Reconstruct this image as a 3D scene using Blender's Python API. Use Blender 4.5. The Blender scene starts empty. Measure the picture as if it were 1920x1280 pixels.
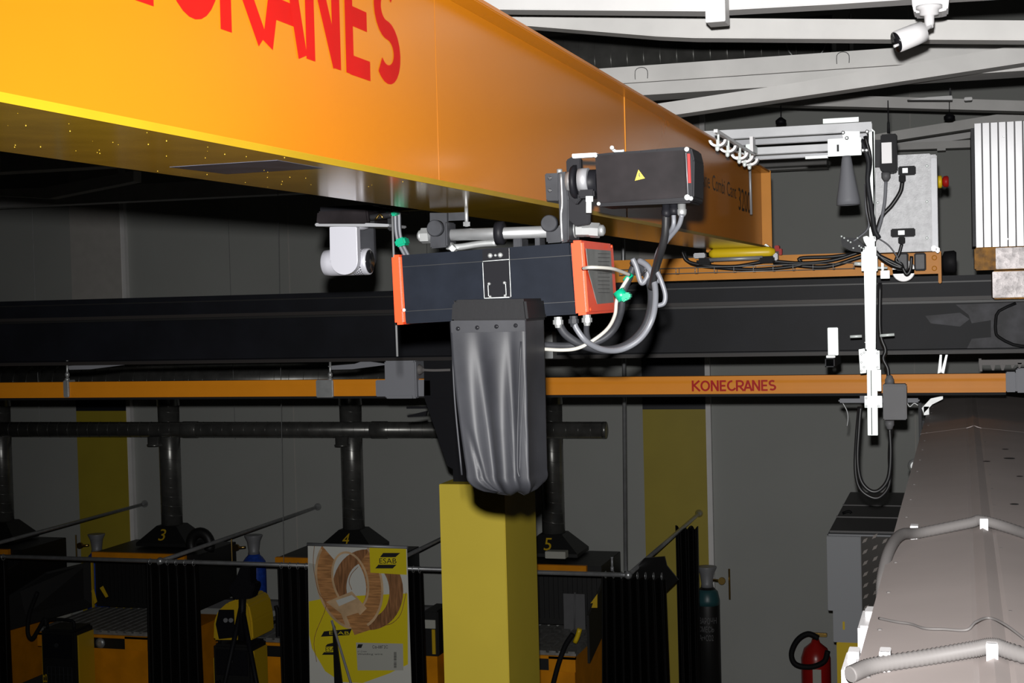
import bpy, bmesh, math, random
from mathutils import Vector, Matrix
random.seed(7)
S = bpy.context.scene
C = S.collection
H = 3.7                      # camera height above the floor
F = 2803.0                   # focal length in pixels of a 1920 wide frame

# ------------------------------------------------------------------ camera
_vx, _vy = (-8340.0, 794.0), (1803.0, 534.0)      # where the runway and the girder directions vanish
def _cv(p): return Vector((p[0] - 960, -(p[1] - 640), -F))
YC = _cv(_vy).normalized()
XC = -_cv(_vx); XC = (XC - YC * XC.dot(YC)).normalized()
ZC = XC.cross(YC)
R = Matrix((XC, YC, ZC))
cam = bpy.data.objects.new('camera', bpy.data.cameras.new('camera'))
cam.data.sensor_width = 36; cam.data.lens = F / 1920 * 36
cam.data.clip_start = .05; cam.data.clip_end = 80
cam.matrix_world = Matrix.Translation((0, 0, H)) @ R.to_4x4()
C.objects.link(cam); S.camera = cam

# ------------------------------------------------------------------ world, light, exposure
wd = bpy.data.worlds.new('world'); S.world = wd; wd.use_nodes = True
wd.node_tree.nodes['Background'].inputs[0].default_value = (.75, .8, 1, 1)
wd.node_tree.nodes['Background'].inputs[1].default_value = .006
S.view_settings.view_transform = 'Standard'; S.view_settings.look = 'None'
S.view_settings.exposure = 0; S.view_settings.gamma = 1; S.view_settings.use_curve_mapping = False
fl = bpy.data.lights.new('camera_flash', 'SPOT')     # the flash on top of the camera, the only strong light
fl.energy = 1230; fl.spot_size = math.radians(72); fl.spot_blend = 1.0; fl.shadow_soft_size = .017
fl.color = (1, .985, .97)
flo = bpy.data.objects.new('camera_flash', fl); C.objects.link(flo)
flo.matrix_world = Matrix.Translation((-.01, 0, H + .082)) @ R.to_4x4() @ Matrix.Rotation(math.radians(-4), 4, 'Y')
S.cycles.max_bounces = 5; S.cycles.sample_clamp_indirect = 3
S.cycles.use_denoising = True

# ------------------------------------------------------------------ helpers
def W(x, y, Y=None, X=None, Z=None):
    "world point seen at photo position x, y on the plane Y=, X= or Z= (metres; Z above the floor)"
    d = R @ Vector((x - 960, -(y - 640), -F))
    if Y is not None: k = Y / d.y
    elif X is not None: k = X / d.x
    else: k = (Z - H) / d.z
    return Vector((d.x * k, d.y * k, d.z * k + H))
def px(n, Y): return n * Y / F * 1.03
def mat(name, col, rough=.5, metal=0.0, noise=0.0, nscale=12.0, bump=0.0, bscale=60.0, spec=.5, nd=None, stretch=None, coat=0.0, dr=0.0):
    m = bpy.data.materials.new(name); m.use_nodes = True
    nt = m.node_tree; b = nt.nodes['Principled BSDF']
    b.inputs['Base Color'].default_value = (*col, 1); b.inputs['Roughness'].default_value = rough
    b.inputs['Metallic'].default_value = metal; b.inputs['Specular IOR Level'].default_value = spec
    b.inputs['Diffuse Roughness'].default_value = dr
    b.inputs['Coat Weight'].default_value = coat
    b.inputs['Coat Roughness'].default_value = .12
    tc = nt.nodes.new('ShaderNodeTexCoord'); mp = nt.nodes.new('ShaderNodeMapping')
    nt.links.new(tc.outputs['Object'], mp.inputs[0])
    if stretch: mp.inputs['Scale'].default_value = stretch
    if noise:
        n = nt.nodes.new('ShaderNodeTexNoise'); n.inputs['Scale'].default_value = nscale; n.inputs['Detail'].default_value = 6
        nt.links.new(mp.outputs[0], n.inputs['Vector'])
        r = nt.nodes.new('ShaderNodeValToRGB')
        r.color_ramp.elements[0].position = .35; r.color_ramp.elements[1].position = .7
        c2 = nd if nd else tuple(min(1, c * (1 + noise)) for c in col)
        c1 = col if nd else tuple(c * (1 - noise) for c in col)
        r.color_ramp.elements[0].color = (*c1, 1); r.color_ramp.elements[1].color = (*c2, 1)
        nt.links.new(n.outputs[0], r.inputs[0]); nt.links.new(r.outputs[0], b.inputs['Base Color'])
    if bump:
        n = nt.nodes.new('ShaderNodeTexNoise'); n.inputs['Scale'].default_value = bscale; n.inputs['Detail'].default_value = 3
        nt.links.new(mp.outputs[0], n.inputs['Vector'])
        u = nt.nodes.new('ShaderNodeBump'); u.inputs['Strength'].default_value = bump; u.inputs['Distance'].default_value = .002
        nt.links.new(n.outputs[0], u.inputs['Height']); nt.links.new(u.outputs[0], b.inputs['Normal'])
    return m
M = {}
def dm(k, *a, **kw): M[k] = mat(k, *a, **kw)
dm('wall_grey', (.37, .38, .36), .6, noise=.05, nscale=.8, bump=.05, bscale=30)
dm('wall_yellow', (.42, .33, .03), .5, noise=.06, nscale=2)
dm('wall_navy', (.012, .014, .02), .45)
dm('panel_light', (.47, .45, .42), .6, noise=.04)
dm('floor', (.16, .16, .15), .45, noise=.2, nscale=1.5)
dm('ceiling', (.02, .02, .02), .8, noise=.2)
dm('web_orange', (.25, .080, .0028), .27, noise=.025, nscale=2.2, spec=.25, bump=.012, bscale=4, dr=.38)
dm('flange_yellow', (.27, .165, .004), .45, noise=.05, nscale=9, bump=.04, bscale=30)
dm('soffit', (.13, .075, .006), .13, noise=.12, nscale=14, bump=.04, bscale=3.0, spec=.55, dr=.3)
dm('soffit_plate', (.055, .06, .085), .22, noise=.25, nscale=20)
dm('logo_red', (.34, .006, .004), .5, noise=.05, spec=.15)
dm('orange', (.55, .215, .022), .42, noise=.06, nscale=8, spec=.15)
dm('busbar_orange', (.62, .215, .008), .45, noise=.02, spec=.22)
dm('booth_orange', (.75, .27, .003), .5, noise=.12, nscale=6, spec=.2)
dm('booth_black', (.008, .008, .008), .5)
dm('black_steel', (.0045, .005, .0075), .55, noise=.25, nscale=6, bump=.06, bscale=25, spec=.2)
dm('black_paint', (.008, .008, .010), .5, spec=.12)
dm('black_gloss', (.012, .012, .014), .18)
dm('black_rubber', (.011, .011, .012), .6, bump=.1, bscale=120, spec=.12)
dm('soffit_brown', (.022, .019, .018), .5, spec=.3)
dm('primer_grey', (.032, .032, .038), .5, noise=.5, nscale=16, bump=.1, bscale=60, spec=.2)
dm('hoist_dark', (.0085, .0105, .0155), .5, noise=.12, nscale=20, spec=.06)
dm('hoist_red', (.80, .065, .018), .3, noise=.04)
dm('hoist_label', (.15, .155, .15), .35, noise=.2, nscale=25)
dm('bracket_grey', (.026, .027, .031), .5, noise=.2, nscale=25, spec=.18)
dm('box_charcoal', (.011, .009, .010), .5, noise=.4, nscale=14, spec=.08)
dm('steel', (.50, .51, .52), .36, .75, noise=.12, nscale=20)
dm('zinc', (.36, .37, .37), .42, .6, noise=.1, nscale=20)
dm('zinc_bright', (.80, .86, .84), .4, .15, noise=.04, nscale=12)
dm('rail_zinc', (.62, .63, .65), .5, .1, noise=.06, nscale=12, spec=.2)
dm('aluminium', (.30, .305, .32), .45, .35, noise=.05)
dm('silver_plastic', (.52, .52, .57), .4, .4)
dm('vinyl', (.018, .0185, .022), .52, noise=.3, nscale=6, nd=(.034, .035, .040), bump=.10, bscale=22, spec=.3)
dm('vinyl_black', (.004, .0037, .0037), .3, spec=.25)
dm('white', (.80, .79, .80), .35)
dm('white_paint', (.80, .79, .78), .5, noise=.04, nscale=6, bump=.1, bscale=40)
dm('beam_paint', (.70, .69, .67), .55, noise=.07, nscale=5, bump=.1, bscale=30)
dm('cable_grey', (.12, .125, .14), .45)
dm('cable_white', (.36, .35, .32), .45)
dm('cable_black', (.012, .012, .013), .4)
dm('green_tape', (.0, .28, .15), .35)
dm('red', (.34, .010, .008), .45, spec=.2)
dm('warn_yellow', (.72, .50, .01), .4)
dm('sign_yellow', (.62, .40, .015), .35)
dm('ink', (.01, .01, .012), .5)
dm('ink_soft', (.03, .022, .016), .5)
dm('duct_spiral', (.20, .20, .19), .3, .7, noise=.2, nscale=10)
dm('plastic_grey', (.19, .195, .215), .55, spec=.3)
dm('box_grey', (.12, .12, .125), .55, noise=.05, spec=.3)
dm('cabinet_hammer', (.52, .525, .54), .5, .15, noise=.12, nscale=40, bump=.5, bscale=160, spec=.3)
dm('casing', (.38, .335, .32), .55, noise=.05, nscale=3, spec=.15, bump=.04, bscale=8)
dm('conduit', (.135, .127, .124), .55, spec=.2)
dm('foil', (.42, .39, .39), .45, .25, noise=.35, nscale=30, bump=1.0, bscale=60)
dm('wool_gold', (.27, .115, .004), .5, noise=.5, nscale=30, bump=1.0, bscale=60, spec=.2)
dm('sheet_metal', (.33, .33, .34), .36, .45, noise=.22, nscale=3, stretch=(1, 1, .12))
dm('column_yellow', (.60, .46, .035), .6, noise=.03, nscale=3, bump=.03)
dm('cabinet_grey', (.33, .34, .36), .5)
dm('cabinet_top', (.14, .135, .135), .5)
dm('checker', (.05, .045, .04), .35, .3)
dm('checker_lug', (.28, .25, .23), .35, .3)
dm('ext_red', (.33, .01, .008), .3)
dm('blue', (.012, .055, .36), .4, noise=.2, nscale=30)
dm('teal', (.02, .075, .085), .4)
dm('brass', (.5, .33, .1), .3, 1.0)
dm('lamp_white', (.85, .85, .85), .3)
dm('poster_white', (.62, .62, .57), .5, spec=.2)
dm('poster_yellow', (.74, .60, .016), .5, spec=.2)
dm('poster_green', (.20, .21, .05), .5)
dm('copper_a', (.50, .24, .09), .5, noise=.35, nscale=8, stretch=(1, 1, 9), spec=.2)
dm('copper_b', (.30, .14, .06), .5, noise=.4, nscale=8, stretch=(9, 1, 1), spec=.2)
dm('copper_c', (.62, .42, .24), .5, noise=.25, nscale=6, spec=.2)
dm('poster_grey', (.46, .46, .41), .5, spec=.2)
dm('grill', (.22, .22, .21), .5, noise=.3, nscale=15)

class B:
    "collects geometry in world coordinates"
    def __init__(s): s.b = bmesh.new()
    def _face(s, vs):
        try: s.b.faces.new(vs)
        except ValueError: pass
    def box(s, a, b, bev=0.0, seg=1):
        a, b = Vector(a), Vector(b)
        lo = Vector(map(min, a, b)); hi = Vector(map(max, a, b))
        t = bmesh.new()
        v = [t.verts.new((x, y, z)) for x in (lo.x, hi.x) for y in (lo.y, hi.y) for z in (lo.z, hi.z)]
        for f in ((0, 1, 3, 2), (4, 6, 7, 5), (0, 4, 5, 1), (2, 3, 7, 6), (0, 2, 6, 4), (1, 5, 7, 3)): t.faces.new([v[i] for i in f])
        if bev: bmesh.ops.bevel(t, geom=list(t.edges), offset=min(bev, .45 * min(hi - lo)), segments=max(seg, 2), affect='EDGES')
        s._merge(t); return s
    def _merge(s, t):
        me = bpy.data.meshes.new('tmp'); t.to_mesh(me); t.free(); s.b.from_mesh(me); bpy.data.meshes.remove(me)
    def bxp(s, x0, y0, x1, y1, Y, d, bev=0.0):
        "upright box: front face seen from x0,y0 to x1,y1 on plane Y, depth d"
        xm, ym = (x0 + x1) / 2, (y0 + y1) / 2
        X0 = W(x0, ym, Y).x; X1 = W(x1, ym, Y).x; Z0 = W(xm, y1, Y).z; Z1 = W(xm, y0, Y).z
        return s.box((X0, Y, Z0), (X1, Y + d, Z1), bev)
    def prism(s, pts, vec, bev=0.0):
        "closed outline pts (3D) pushed along vec"
        t = bmesh.new(); vec = Vector(vec)
        a = [t.verts.new(p) for p in pts]; b = [t.verts.new(Vector(p) + vec) for p in pts]
        n = len(a); t.faces.new(a); t.faces.new(b[::-1])
        for i in range(n): t.faces.new((a[i], b[i], b[(i + 1) % n], a[(i + 1) % n]))
        bmesh.ops.recalc_face_normals(t, faces=list(t.faces))
        if bev: bmesh.ops.bevel(t, geom=list(t.edges), offset=bev, segments=2, affect='EDGES')
        s._merge(t); return s
    def pp(s, pts, Y, d, bev=0.0):
        return s.prism([W(x, y, Y) for x, y in pts], (0, d, 0), bev)
    def ring(s, c, u, v, r, n): return [s.b.verts.new(c + u * (math.cos(2 * math.pi * i / n) * r) + v * (math.sin(2 * math.pi * i / n) * r)) for i in range(n)]
    def lathe(s, p, ax, prof, n=24, smooth=True):
        "profile [(t, r)] along axis ax from p"
        p = Vector(p); ax = Vector(ax).normalized(); u = ax.orthogonal().normalized(); v = ax.cross(u)
        pr = None
        for t, r in prof:
            rg = s.ring(p + ax * t, u, v, max(r, 1e-4), n)
            if pr:
                for i in range(n):
                    f = s.b.faces.new((pr[i], rg[i], rg[(i + 1) % n], pr[(i + 1) % n])); f.smooth = smooth
            else: s._face(rg[::-1])
            pr = rg
        s._face(pr); return s
    def cyl(s, p, q, r, n=16, r2=None):
        p, q = Vector(p), Vector(q)
        return s.lathe(p, q - p, [(0, r), ((q - p).length, r if r2 is None else r2)], n, n > 8)
    def hexn(s, p, q, r): return s.cyl(p, q, r, 6)
    def tube(s, pts, r, n=10, sub=6, wob=0):
        pts = [Vector(p) for p in pts]
        if sub > 1 and len(pts) > 2:
            q = []
            P = [pts[0] * 2 - pts[1]] + pts + [pts[-1] * 2 - pts[-2]]
            for i in range(1, len(P) - 2):
                for k in range(sub):
                    t = k / sub; a, b, c, d = P[i - 1:i + 3]
                    q.append(.5 * ((2 * b) + (c - a) * t + (2 * a - 5 * b + 4 * c - d) * t * t + (3 * b - a - 3 * c + d) * t ** 3))
            q.append(pts[-1]); pts = q
        u = None; pr = None
        for i, p in enumerate(pts):
            tg = (pts[min(i + 1, len(pts) - 1)] - pts[max(i - 1, 0)]).normalized()
            u = tg.orthogonal().normalized() if u is None else (u - tg * u.dot(tg)).normalized()
            rr = r * (1 + (wob if i % 2 else -wob))
            rg = s.ring(p, u, tg.cross(u), rr, n)
            if pr:
                for k in range(n):
                    f = s.b.faces.new((pr[k], rg[k], rg[(k + 1) % n], pr[(k + 1) % n])); f.smooth = True
            else: s._face(rg[::-1])
            pr = rg
        s._face(pr); return s
    def ptube(s, pts, r, Y=None, n=10, sub=6):
        return s.tube([W(p[0], p[1], p[2] if len(p) > 2 else Y) for p in pts], r, n, sub)
    def face(s, pts): s._face([s.b.verts.new(p) for p in pts]); return s
    def ball(s, c, r, n=12):
        return s.lathe(Vector(c) - Vector((0, 0, r)), (0, 0, 1), [(r - r * math.cos(math.pi * i / 8), r * math.sin(math.pi * i / 8)) for i in range(9)], n)

ORG = {}
def _mesh(name, bb, m, org):
    bm = bb.b; bmesh.ops.recalc_face_normals(bm, faces=list(bm.faces))
    for v in bm.verts: v.co -= org
    me = bpy.data.meshes.new(name); bm.to_mesh(me); bm.free()
    me.materials.append(M[m] if isinstance(m, str) else m)
    o = bpy.data.objects.new(name, me); C.objects.link(o); return o
def tag(o, label, cat, group=None, kind=None):
    o['label'] = label; o['category'] = cat
    if group: o['group'] = group
    if kind: o['kind'] = kind
    return o
def thing(name, label, cat, loc, group=None):
    o = bpy.data.objects.new(name, None); C.objects.link(o); o.location = loc; o.empty_display_size = .1
    ORG[o.name] = Vector(loc); return tag(o, label, cat, group)
def part(name, bb, m, parent, label=None):
    og = ORG[parent.name]
    o = _mesh(name, bb, m, og); o.parent = parent; ORG[o.name] = og
    if label: o['label'] = label
    return o
def solo(name, bb, m, label, cat, group=None, kind=None):
    bm = bb.b; vs = [v.co for v in bm.verts]
    org = Vector(((min(v.x for v in vs) + max(v.x for v in vs)) / 2, (min(v.y for v in vs) + max(v.y for v in vs)) / 2, min(v.z for v in vs)))
    o = _mesh(name, bb, m, org); o.location = org; ORG[o.name] = org; return tag(o, label, cat, group, kind)
def struct(name, bb, m, parent=None):
    if parent: return part(name, bb, m, parent)
    o = _mesh(name, bb, m, Vector((0, 0, 0))); o['kind'] = 'structure'; ORG[o.name] = Vector((0, 0, 0)); return o
def text_b(s, p, right, up, w, h, off=.0006):
    "lettering fitted into w x h starting at p (lower left)"
    cu = bpy.data.curves.new('t', 'FONT'); cu.body = s; cu.resolution_u = 3
    o = bpy.data.objects.new('t', cu); C.objects.link(o); bpy.context.view_layer.update()
    me = bpy.data.meshes.new_from_object(o.evaluated_get(bpy.context.evaluated_depsgraph_get()))
    bpy.data.objects.remove(o); bpy.data.curves.remove(cu)
    xs = [v.co.x for v in me.vertices]; ys = [v.co.y for v in me.vertices]
    bb = B()
    if xs:
        x0, x1, y0, y1 = min(xs), max(xs), min(ys), max(ys)
        right, up = Vector(right).normalized(), Vector(up).normalized(); nn = right.cross(up)
        for v in me.vertices:
            v.co = Vector(p) + right * ((v.co.x - x0) / (x1 - x0) * w) + up * ((v.co.y - y0) / (y1 - y0) * h) + nn * off
        bb.b.from_mesh(me)
    bpy.data.meshes.remove(me); return bb
def text_px(s, x0, y0, x1, y1, Y, off=.0006):
    p = W(x0, y1, Y); q = W(x1, y1, Y); t = W(x0, y0, Y)
    return text_b(s, p, q - p, (0, 0, 1), (q - p).length, (t - p).length, off)
def arc(cx, cy, rx, ry, a0, a1, n=14):
    return [(cx + rx * math.cos(math.radians(a0 + (a1 - a0) * i / n)), cy + ry * math.sin(math.radians(a0 + (a1 - a0) * i / n))) for i in range(n + 1)]
def ribbon(bb, pl, w, f):
    "flat stroke of width w along 2D polyline pl, mapped by f(x, y)"
    L, Rr = [], []
    for i, p in enumerate(pl):
        p = Vector(p).to_2d() if len(p) > 2 else Vector((p[0], p[1]))
        d1 = (Vector(pl[i]) - Vector(pl[i - 1])).normalized() if i else None
        d2 = (Vector(pl[i + 1]) - Vector(pl[i])).normalized() if i < len(pl) - 1 else None
        if d1 is None: d1 = d2
        if d2 is None: d2 = d1
        n1 = Vector((-d1.y, d1.x)); n2 = Vector((-d2.y, d2.x)); n = (n1 + n2).normalized()
        k = w / 2 / max(n.dot(n1), .5)
        L.append(p + n * k); Rr.append(p - n * k)
    for i in range(len(pl) - 1): bb.face([f(*L[i]), f(*Rr[i]), f(*Rr[i + 1]), f(*L[i + 1])])
h_ = .09
GLY = {
 'K': [[(h_, 0), (h_, 1)], [(.16, .52), (.66, .98)], [(.2, .56), (.7, .02)]],
 'O': [arc(.42, .5, .33, .41, 0, 360, 28)],
 'N': [[(h_, 0), (h_, 1)], [(.09, .97), (.61, .03)], [(.61, 0), (.61, 1)]],
 'E': [[(h_, 0), (h_, 1)], [(h_, .92), (.55, .92)], [(h_, .5), (.5, .5)], [(h_, .08), (.55, .08)]],
 'C': [arc(.42, .5, .33, .41, 80, 330, 22)],
 'R': [[(h_, 0), (h_, 1)], [(h_, .92)] + arc(.36, .68, .25, .24, 90, -90, 14) + [(h_, .44)], [(.3, .46), (.66, .02)]],
 'A': [[(.03, 0), (.34, .97)], [(.65, 0), (.34, .97)], [(.15, .3), (.54, .3)]],
 'S': [arc(.32, .71, .22, .20, 40, 262, 14) + arc(.32, .31, .24, .20, 82, -140, 14)],
}
GW = {'K': .72, 'O': .86, 'N': .74, 'E': .6, 'C': .74, 'R': .66, 'A': .66, 'S': .62}
def word(bb, s, f, wt=.16, gap=.04):
    x = 0; 
    k = 0
    for ch in s:
        for pl in GLY[ch]:
            k = (k + 1) % 6; ribbon(bb, pl, wt, lambda a, b, x=x, k=k: f(a + x, b, k * .00012))
        x += GW[ch] + gap
    return x
def wordlen(s, gap=.04): return sum(GW[c] + gap for c in s)

# ------------------------------------------------------------------ room shell
WY = 13.3
struct('floor', B().box((-15, -6, -.1), (9, WY + .2, 0)), 'floor')
struct('ceiling', B().box((-15, -6, 6.6), (9, WY + .2, 6.7)), 'ceiling')
wl = struct('wall_back', B().box((-15, WY, 0), (9, WY + .2, 6.6)), 'wall_grey')
struct('wall_left', B().box((-15.2, -6, 0), (-15, WY + .2, 6.6)), 'wall_grey')
struct('wall_right', B().box((9, -6, 0), (9.2, WY + .2, 6.6)), 'wall_grey')
struct('wall_front', B().box((-15.2, -6.2, 0), (9.2, -6, 6.6)), 'wall_grey')
zy = W(1260, 766, WY).z
for i, X in enumerate((-8.345, -2.49, 3.4)):           # painted piers in the wall
    t = thing('pier', ['wall pier painted yellow below, behind the ducts at far left', 'wall pier painted yellow and navy, behind the right end of the curtain rail', 'wall pier at the far right behind the corrugated metal shaft'][i], 'pier', (X, WY - .04, 0), 'painted wall piers')
    t['kind'] = 'structure'
    part('yellow_paint', B().box((X - .285, WY - .07, 0), (X + .285, WY, zy)), 'wall_yellow', t)
    part('navy_band', B().box((X - .285, WY - .07, zy), (X + .285, WY, zy + .5)), 'wall_navy', t)
    part('upper_panel', B().box((X - .285, WY - .07, zy + .5), (X + .285, WY, 6.6)), 'panel_light', t)
    part('corner_strip', B().box((X + .285, WY - .06, 0), (X + .33, WY, 6.6)), 'white_paint', t)
for k, X in enumerate((-11.9, -10.2, -6.25, -4.6, -.4, 1.3)):
    struct('trim_%d' % (k + 1), B().box((X - .004, WY - .004, 0), (X + .004, WY, 6.6)), 'panel_light')
struct('trim_7', B().box((-15, WY - .1, W(430, 1120, WY).z - .09), (-2.8, WY, W(430, 1120, WY).z)), 'box_grey')

# ------------------------------------------------------------------ crane girder
GX1, GXW, GX0 = -.803, -.843, -1.075
GZ0, GZ1, GY0, GY1 = H + .185, H + .527, -2.0, 6.7
g = thing('crane_girder', 'long orange-yellow crane girder with red lettering running overhead', 'crane girder', (-.94, 2.5, GZ0))
part('web', B().box((GXW - .006, GY0, GZ0 + .009), (GXW, GY1 - .02, GZ1 - .01)).box((GX0 + .03, GY0, GZ0 + .009), (GX0 + .036, GY1 - .02, GZ1 - .01)), 'web_orange', g)
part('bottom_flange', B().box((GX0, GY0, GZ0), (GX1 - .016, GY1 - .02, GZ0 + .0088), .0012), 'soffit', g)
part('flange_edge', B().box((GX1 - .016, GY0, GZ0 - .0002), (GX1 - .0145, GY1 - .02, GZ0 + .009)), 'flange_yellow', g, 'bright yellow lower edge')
part('top_flange', B().box((GX0, GY0, GZ1 - .0098), (GX1, GY1 - .02, GZ1), .002), 'web_orange', g)
part('end_plate', B().box((GX0 - .02, GY1 - .018, GZ0 - .01), (GX1 + .002, GY1, GZ1 + .002), .003), 'orange', g, 'lighter orange end plate')
wt_ = B()
wt_.tube([(GXW + .001, GY0, GZ0 + .010), (GXW + .001, GY1 - .02, GZ0 + .010)], .0035, 6, 1)
part('weld', wt_, 'web_orange', g)
ys = W(1172, 250, X=GXW).y
part('seam', B().box((GXW, ys - .003, GZ0 + .012), (GXW + .0016, ys + .003, GZ1 - .01)), 'busbar_orange', g)
ys = W(820, 200, X=GXW).y
part('seam', B().box((GXW, ys - .0015, GZ0 + .012), (GXW + .0005, ys + .0015, GZ1 - .01)), 'web_orange', g)
# droplets of paint under the flange
dr = B(); rr = random.Random(3)
for i in range(60):
    x = rr.uniform(GX0 + .01, GX1 - .02); y = rr.uniform(1.1, 2.4); r = rr.uniform(.0004, .001)
    dr.lathe((x, y, GZ0 + .0003), (0, 0, -1), [(0, r), (r * .8, r * .7), (r * 1.3, .0001)], 6)
o = part('paint_drip', dr, 'flange_yellow', g); o['kind'] = 'stuff'
# dark hatch plate let into the soffit
hp = [W(318, 313, Z=GZ0), W(520, 300, Z=GZ0), W(606, 315, Z=GZ0), W(425, 326, Z=GZ0)]
part('hatch_plate', B().prism(hp, (0, 0, -.0003)), 'soffit_plate', g, 'dark blue-grey plate under the girder')
lb = B()
lh = .171; z0 = GZ0 + .143; Ra, Sb = W(412, 50, X=GXW).y, W(747, 120, X=GXW).y
sx = (Sb - Ra) / (wordlen('RANES', .06) - .08); ys0 = Ra - wordlen('KONEC', .06) * sx
word(lb, 'KONECRANES', lambda a, b, k: Vector((GXW + .0006 + k, ys0 + a * sx, z0 + b * lh)), .17, .06)
part('lettering', lb, 'logo_red', g, 'huge red brand lettering')
ya_, yb_t = W(1306, 345, X=GXW).y, W(1380, 360, X=GXW).y
for wd, f0, f1 in (('Crane', 0, .3), ('Combi', .36, .68), ('Cant', .74, 1)):
    part('small_lettering', text_b(wd, (GXW, ya_ + (yb_t - ya_) * f0, GZ0 + .175), (0, 1, 0), (0, 0, 1), (yb_t - ya_) * (f1 - f0), .055), 'ink_soft', g)
part('small_lettering', text_b('3200', (GXW, W(1384, 345, X=GXW).y, GZ0 + .135), (0, 1, 0), (0, 0, 1), W(1406, 360, X=GXW).y - W(1384, 345, X=GXW).y, .09), 'ink_soft', g)

# ------------------------------------------------------------------ runway beam
RY = 6.80
def rz(y, x=1680): return W(x, y, RY).z
t = thing('runway_beam', 'black steel crane runway beam crossing the hall below the girder', 'beam', (-4, RY + .1, rz(663)))
XL, XR = -11.5, 2.2
part('rail', B().box((XL, RY + .03, rz(530)), (XR, RY + .09, rz(519)), .004), 'black_steel', t)
part('top_channel', B().box((XL, RY - .03, rz(564)), (XR, RY + .15, rz(530)), .004), 'black_steel', t)
part('web', B().box((XL, RY + .05, rz(656)), (XR, RY + .07, rz(564))), 'black_steel', t)
part('bottom_flange', B().box((XL, RY - .03, rz(663)), (XR, RY + .15, rz(655.5)), .003), 'black_steel', t)
part('rail_shade_line', B().box((XL, RY - .031, rz(532)), (XR, RY - .0305, rz(529.5))), 'booth_black', t)  # thin black strip on the channel face, paints the shade line under the rail
part('channel_lip', B().box((XL, RY - .036, rz(565)), (XR, RY - .03, rz(558)), .001), 'soffit_brown', t)
part('web_shade_line', B().box((XL, RY - .02, rz(570)), (XR, RY + .05, rz(565.5))), 'booth_black', t)  # solid black strip standing in for the shadow line below the channel
part('flange_lip', B().box((XL, RY - .034, rz(664)), (XR, RY - .03, rz(657)), .001), 'soffit_brown', t)
Yw = RY + .049
pb = B().pp([(1792, 571), (1925, 566), (1925, 655), (1812, 655), (1822, 635), (1858, 632), (1858, 600), (1822, 606), (1816, 590)], Yw, .002)
pb.pp([(1735, 592), (1800, 586), (1818, 598), (1800, 612), (1745, 606)], Yw, .002)
part('primer_patch', pb, 'primer_grey', t, 'grey primer patches near the right end')
ob = B()
oc = [(1905, 568), (1873, 583), (1867, 600), (1867, 622), (1873, 632), (1900, 646), (1930, 650)]
ob.ptube([(x, y, Yw - .002) for x, y in oc], .007, n=6, sub=2)
part('burnt_outline', ob, 'black_rubber', t)

# ------------------------------------------------------------------ conductor rail below the runway
BY = 6.78
t = thing('conductor_rail', 'thin orange enclosed conductor rail with red lettering under the runway beam', 'conductor rail', (-4, BY, W(1500, 737, BY).z))
bz0, bz1 = W(1500, 737.5, BY).z, W(1500, 703.5, BY).z
xa, xb = W(1886, 715, BY).x, -9.6
rb = B(); dz = bz1 - bz0
prof = [(0, 0), (0, dz * .25), (.0015, dz * .4), (.0015, dz * .6), (0, dz * .75), (0, dz), (.05, dz), (.05, 0)]
rb.prism([Vector((xb, BY + a, bz0 + b)) for a, b in prof], (xa - xb, 0, 0), .0015)
part('rail_housing', rb, 'busbar_orange', t)
part('lip', B().box((xb, BY + .006, bz0 - .012), (xa, BY + .03, bz0)), 'black_rubber', t)
wb = B(); L0 = W(1297, 722, BY).x; L1 = W(1453, 722, BY).x; zz = W(1375, 733, BY).z; hh = W(1375, 712.5, BY).z - zz
kx = (L1 - L0) / (wordlen('KONECRANES', .02) - .1)
word(wb, 'KONECRANES', lambda a, b, k: Vector((L0 + a * kx, BY - .0008 - k, zz + b * hh)), .17, .02)
part('lettering', wb, 'logo_red', t, 'red brand lettering')
for x0, x1 in ((118, 128), (592, 624)):
    part('joint_clamp', B().bxp(x0, 712 + (x0 < 200) * 1, x1, 745, BY - .012, .07, .004), 'zinc', t)
fb = B().bxp(704, 712, 808, 743, BY - .01, .07, .004)
part('feed_housing', fb, 'plastic_grey', t)
fb = B().bxp(721, 676, 780, 747, BY - .04, .12, .006); fb.bxp(727, 676, 775, 680, BY - .045, .01).bxp(729, 741, 773, 747, BY - .046, .02, .002)
part('feed_box', fb, 'plastic_grey', t, 'grey feed box')
fb = B().lathe(W(781, 693, BY), (1, 0, 0), [(0, .02), (.012, .026), (.02, .026), (.034, .014)], 8)
fb.ptube([(790, 693), (815, 694), (850, 693)], .012, BY + .0)
part('cable_gland', fb, 'conduit', t)
part('rail_end_cap', B().bxp(1886, 697, 1905, 735, BY - .01, .08, .004).bxp(1905, 690, 1960, 736, BY - .03, .12, .006), 'plastic_grey', t)
hb_n = 0
for x in (126, 619, 1770):
    hb = B()
    if x < 1000:
        hb.ptube([(x, 675), (x, 712)], .006, BY + .02, 8, 1).lathe(W(x, 697, BY + .02), (0, 0, -1), [(0, .006), (.01, .012), (.02, .012), (.03, .006)], 8).lathe(W(x, 707, BY + .02), (0, 0, -1), [(0, .006), (.008, .014), (.018, .014), (.024, .006)], 8)
    else:
        hb.pp([(1762, 665), (1766, 665), (1765, 698), (1758, 700)], BY + .01, .02).pp([(1773, 665), (1777, 665), (1770, 700), (1764, 698)], BY + .01, .02)
    part('hanger', hb, 'zinc', t)
# brackets leaning off the flange near the two left hangers
for k, x in enumerate((150, 640)):
    solo('hanger_arm', B().pp([(x - 25, 686), (x + 25, 682), (x + 42, 676), (x + 90, 683), (x + 20, 692), (x - 20, 693)], BY + .1, .03), 'plastic_grey',
         ['flat grey hanger arm above the conductor rail, farthest left', 'flat grey hanger arm beside the clamp left of the grey feed box'][k], 'bracket', 'hanger arms over the conductor rail')

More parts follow.
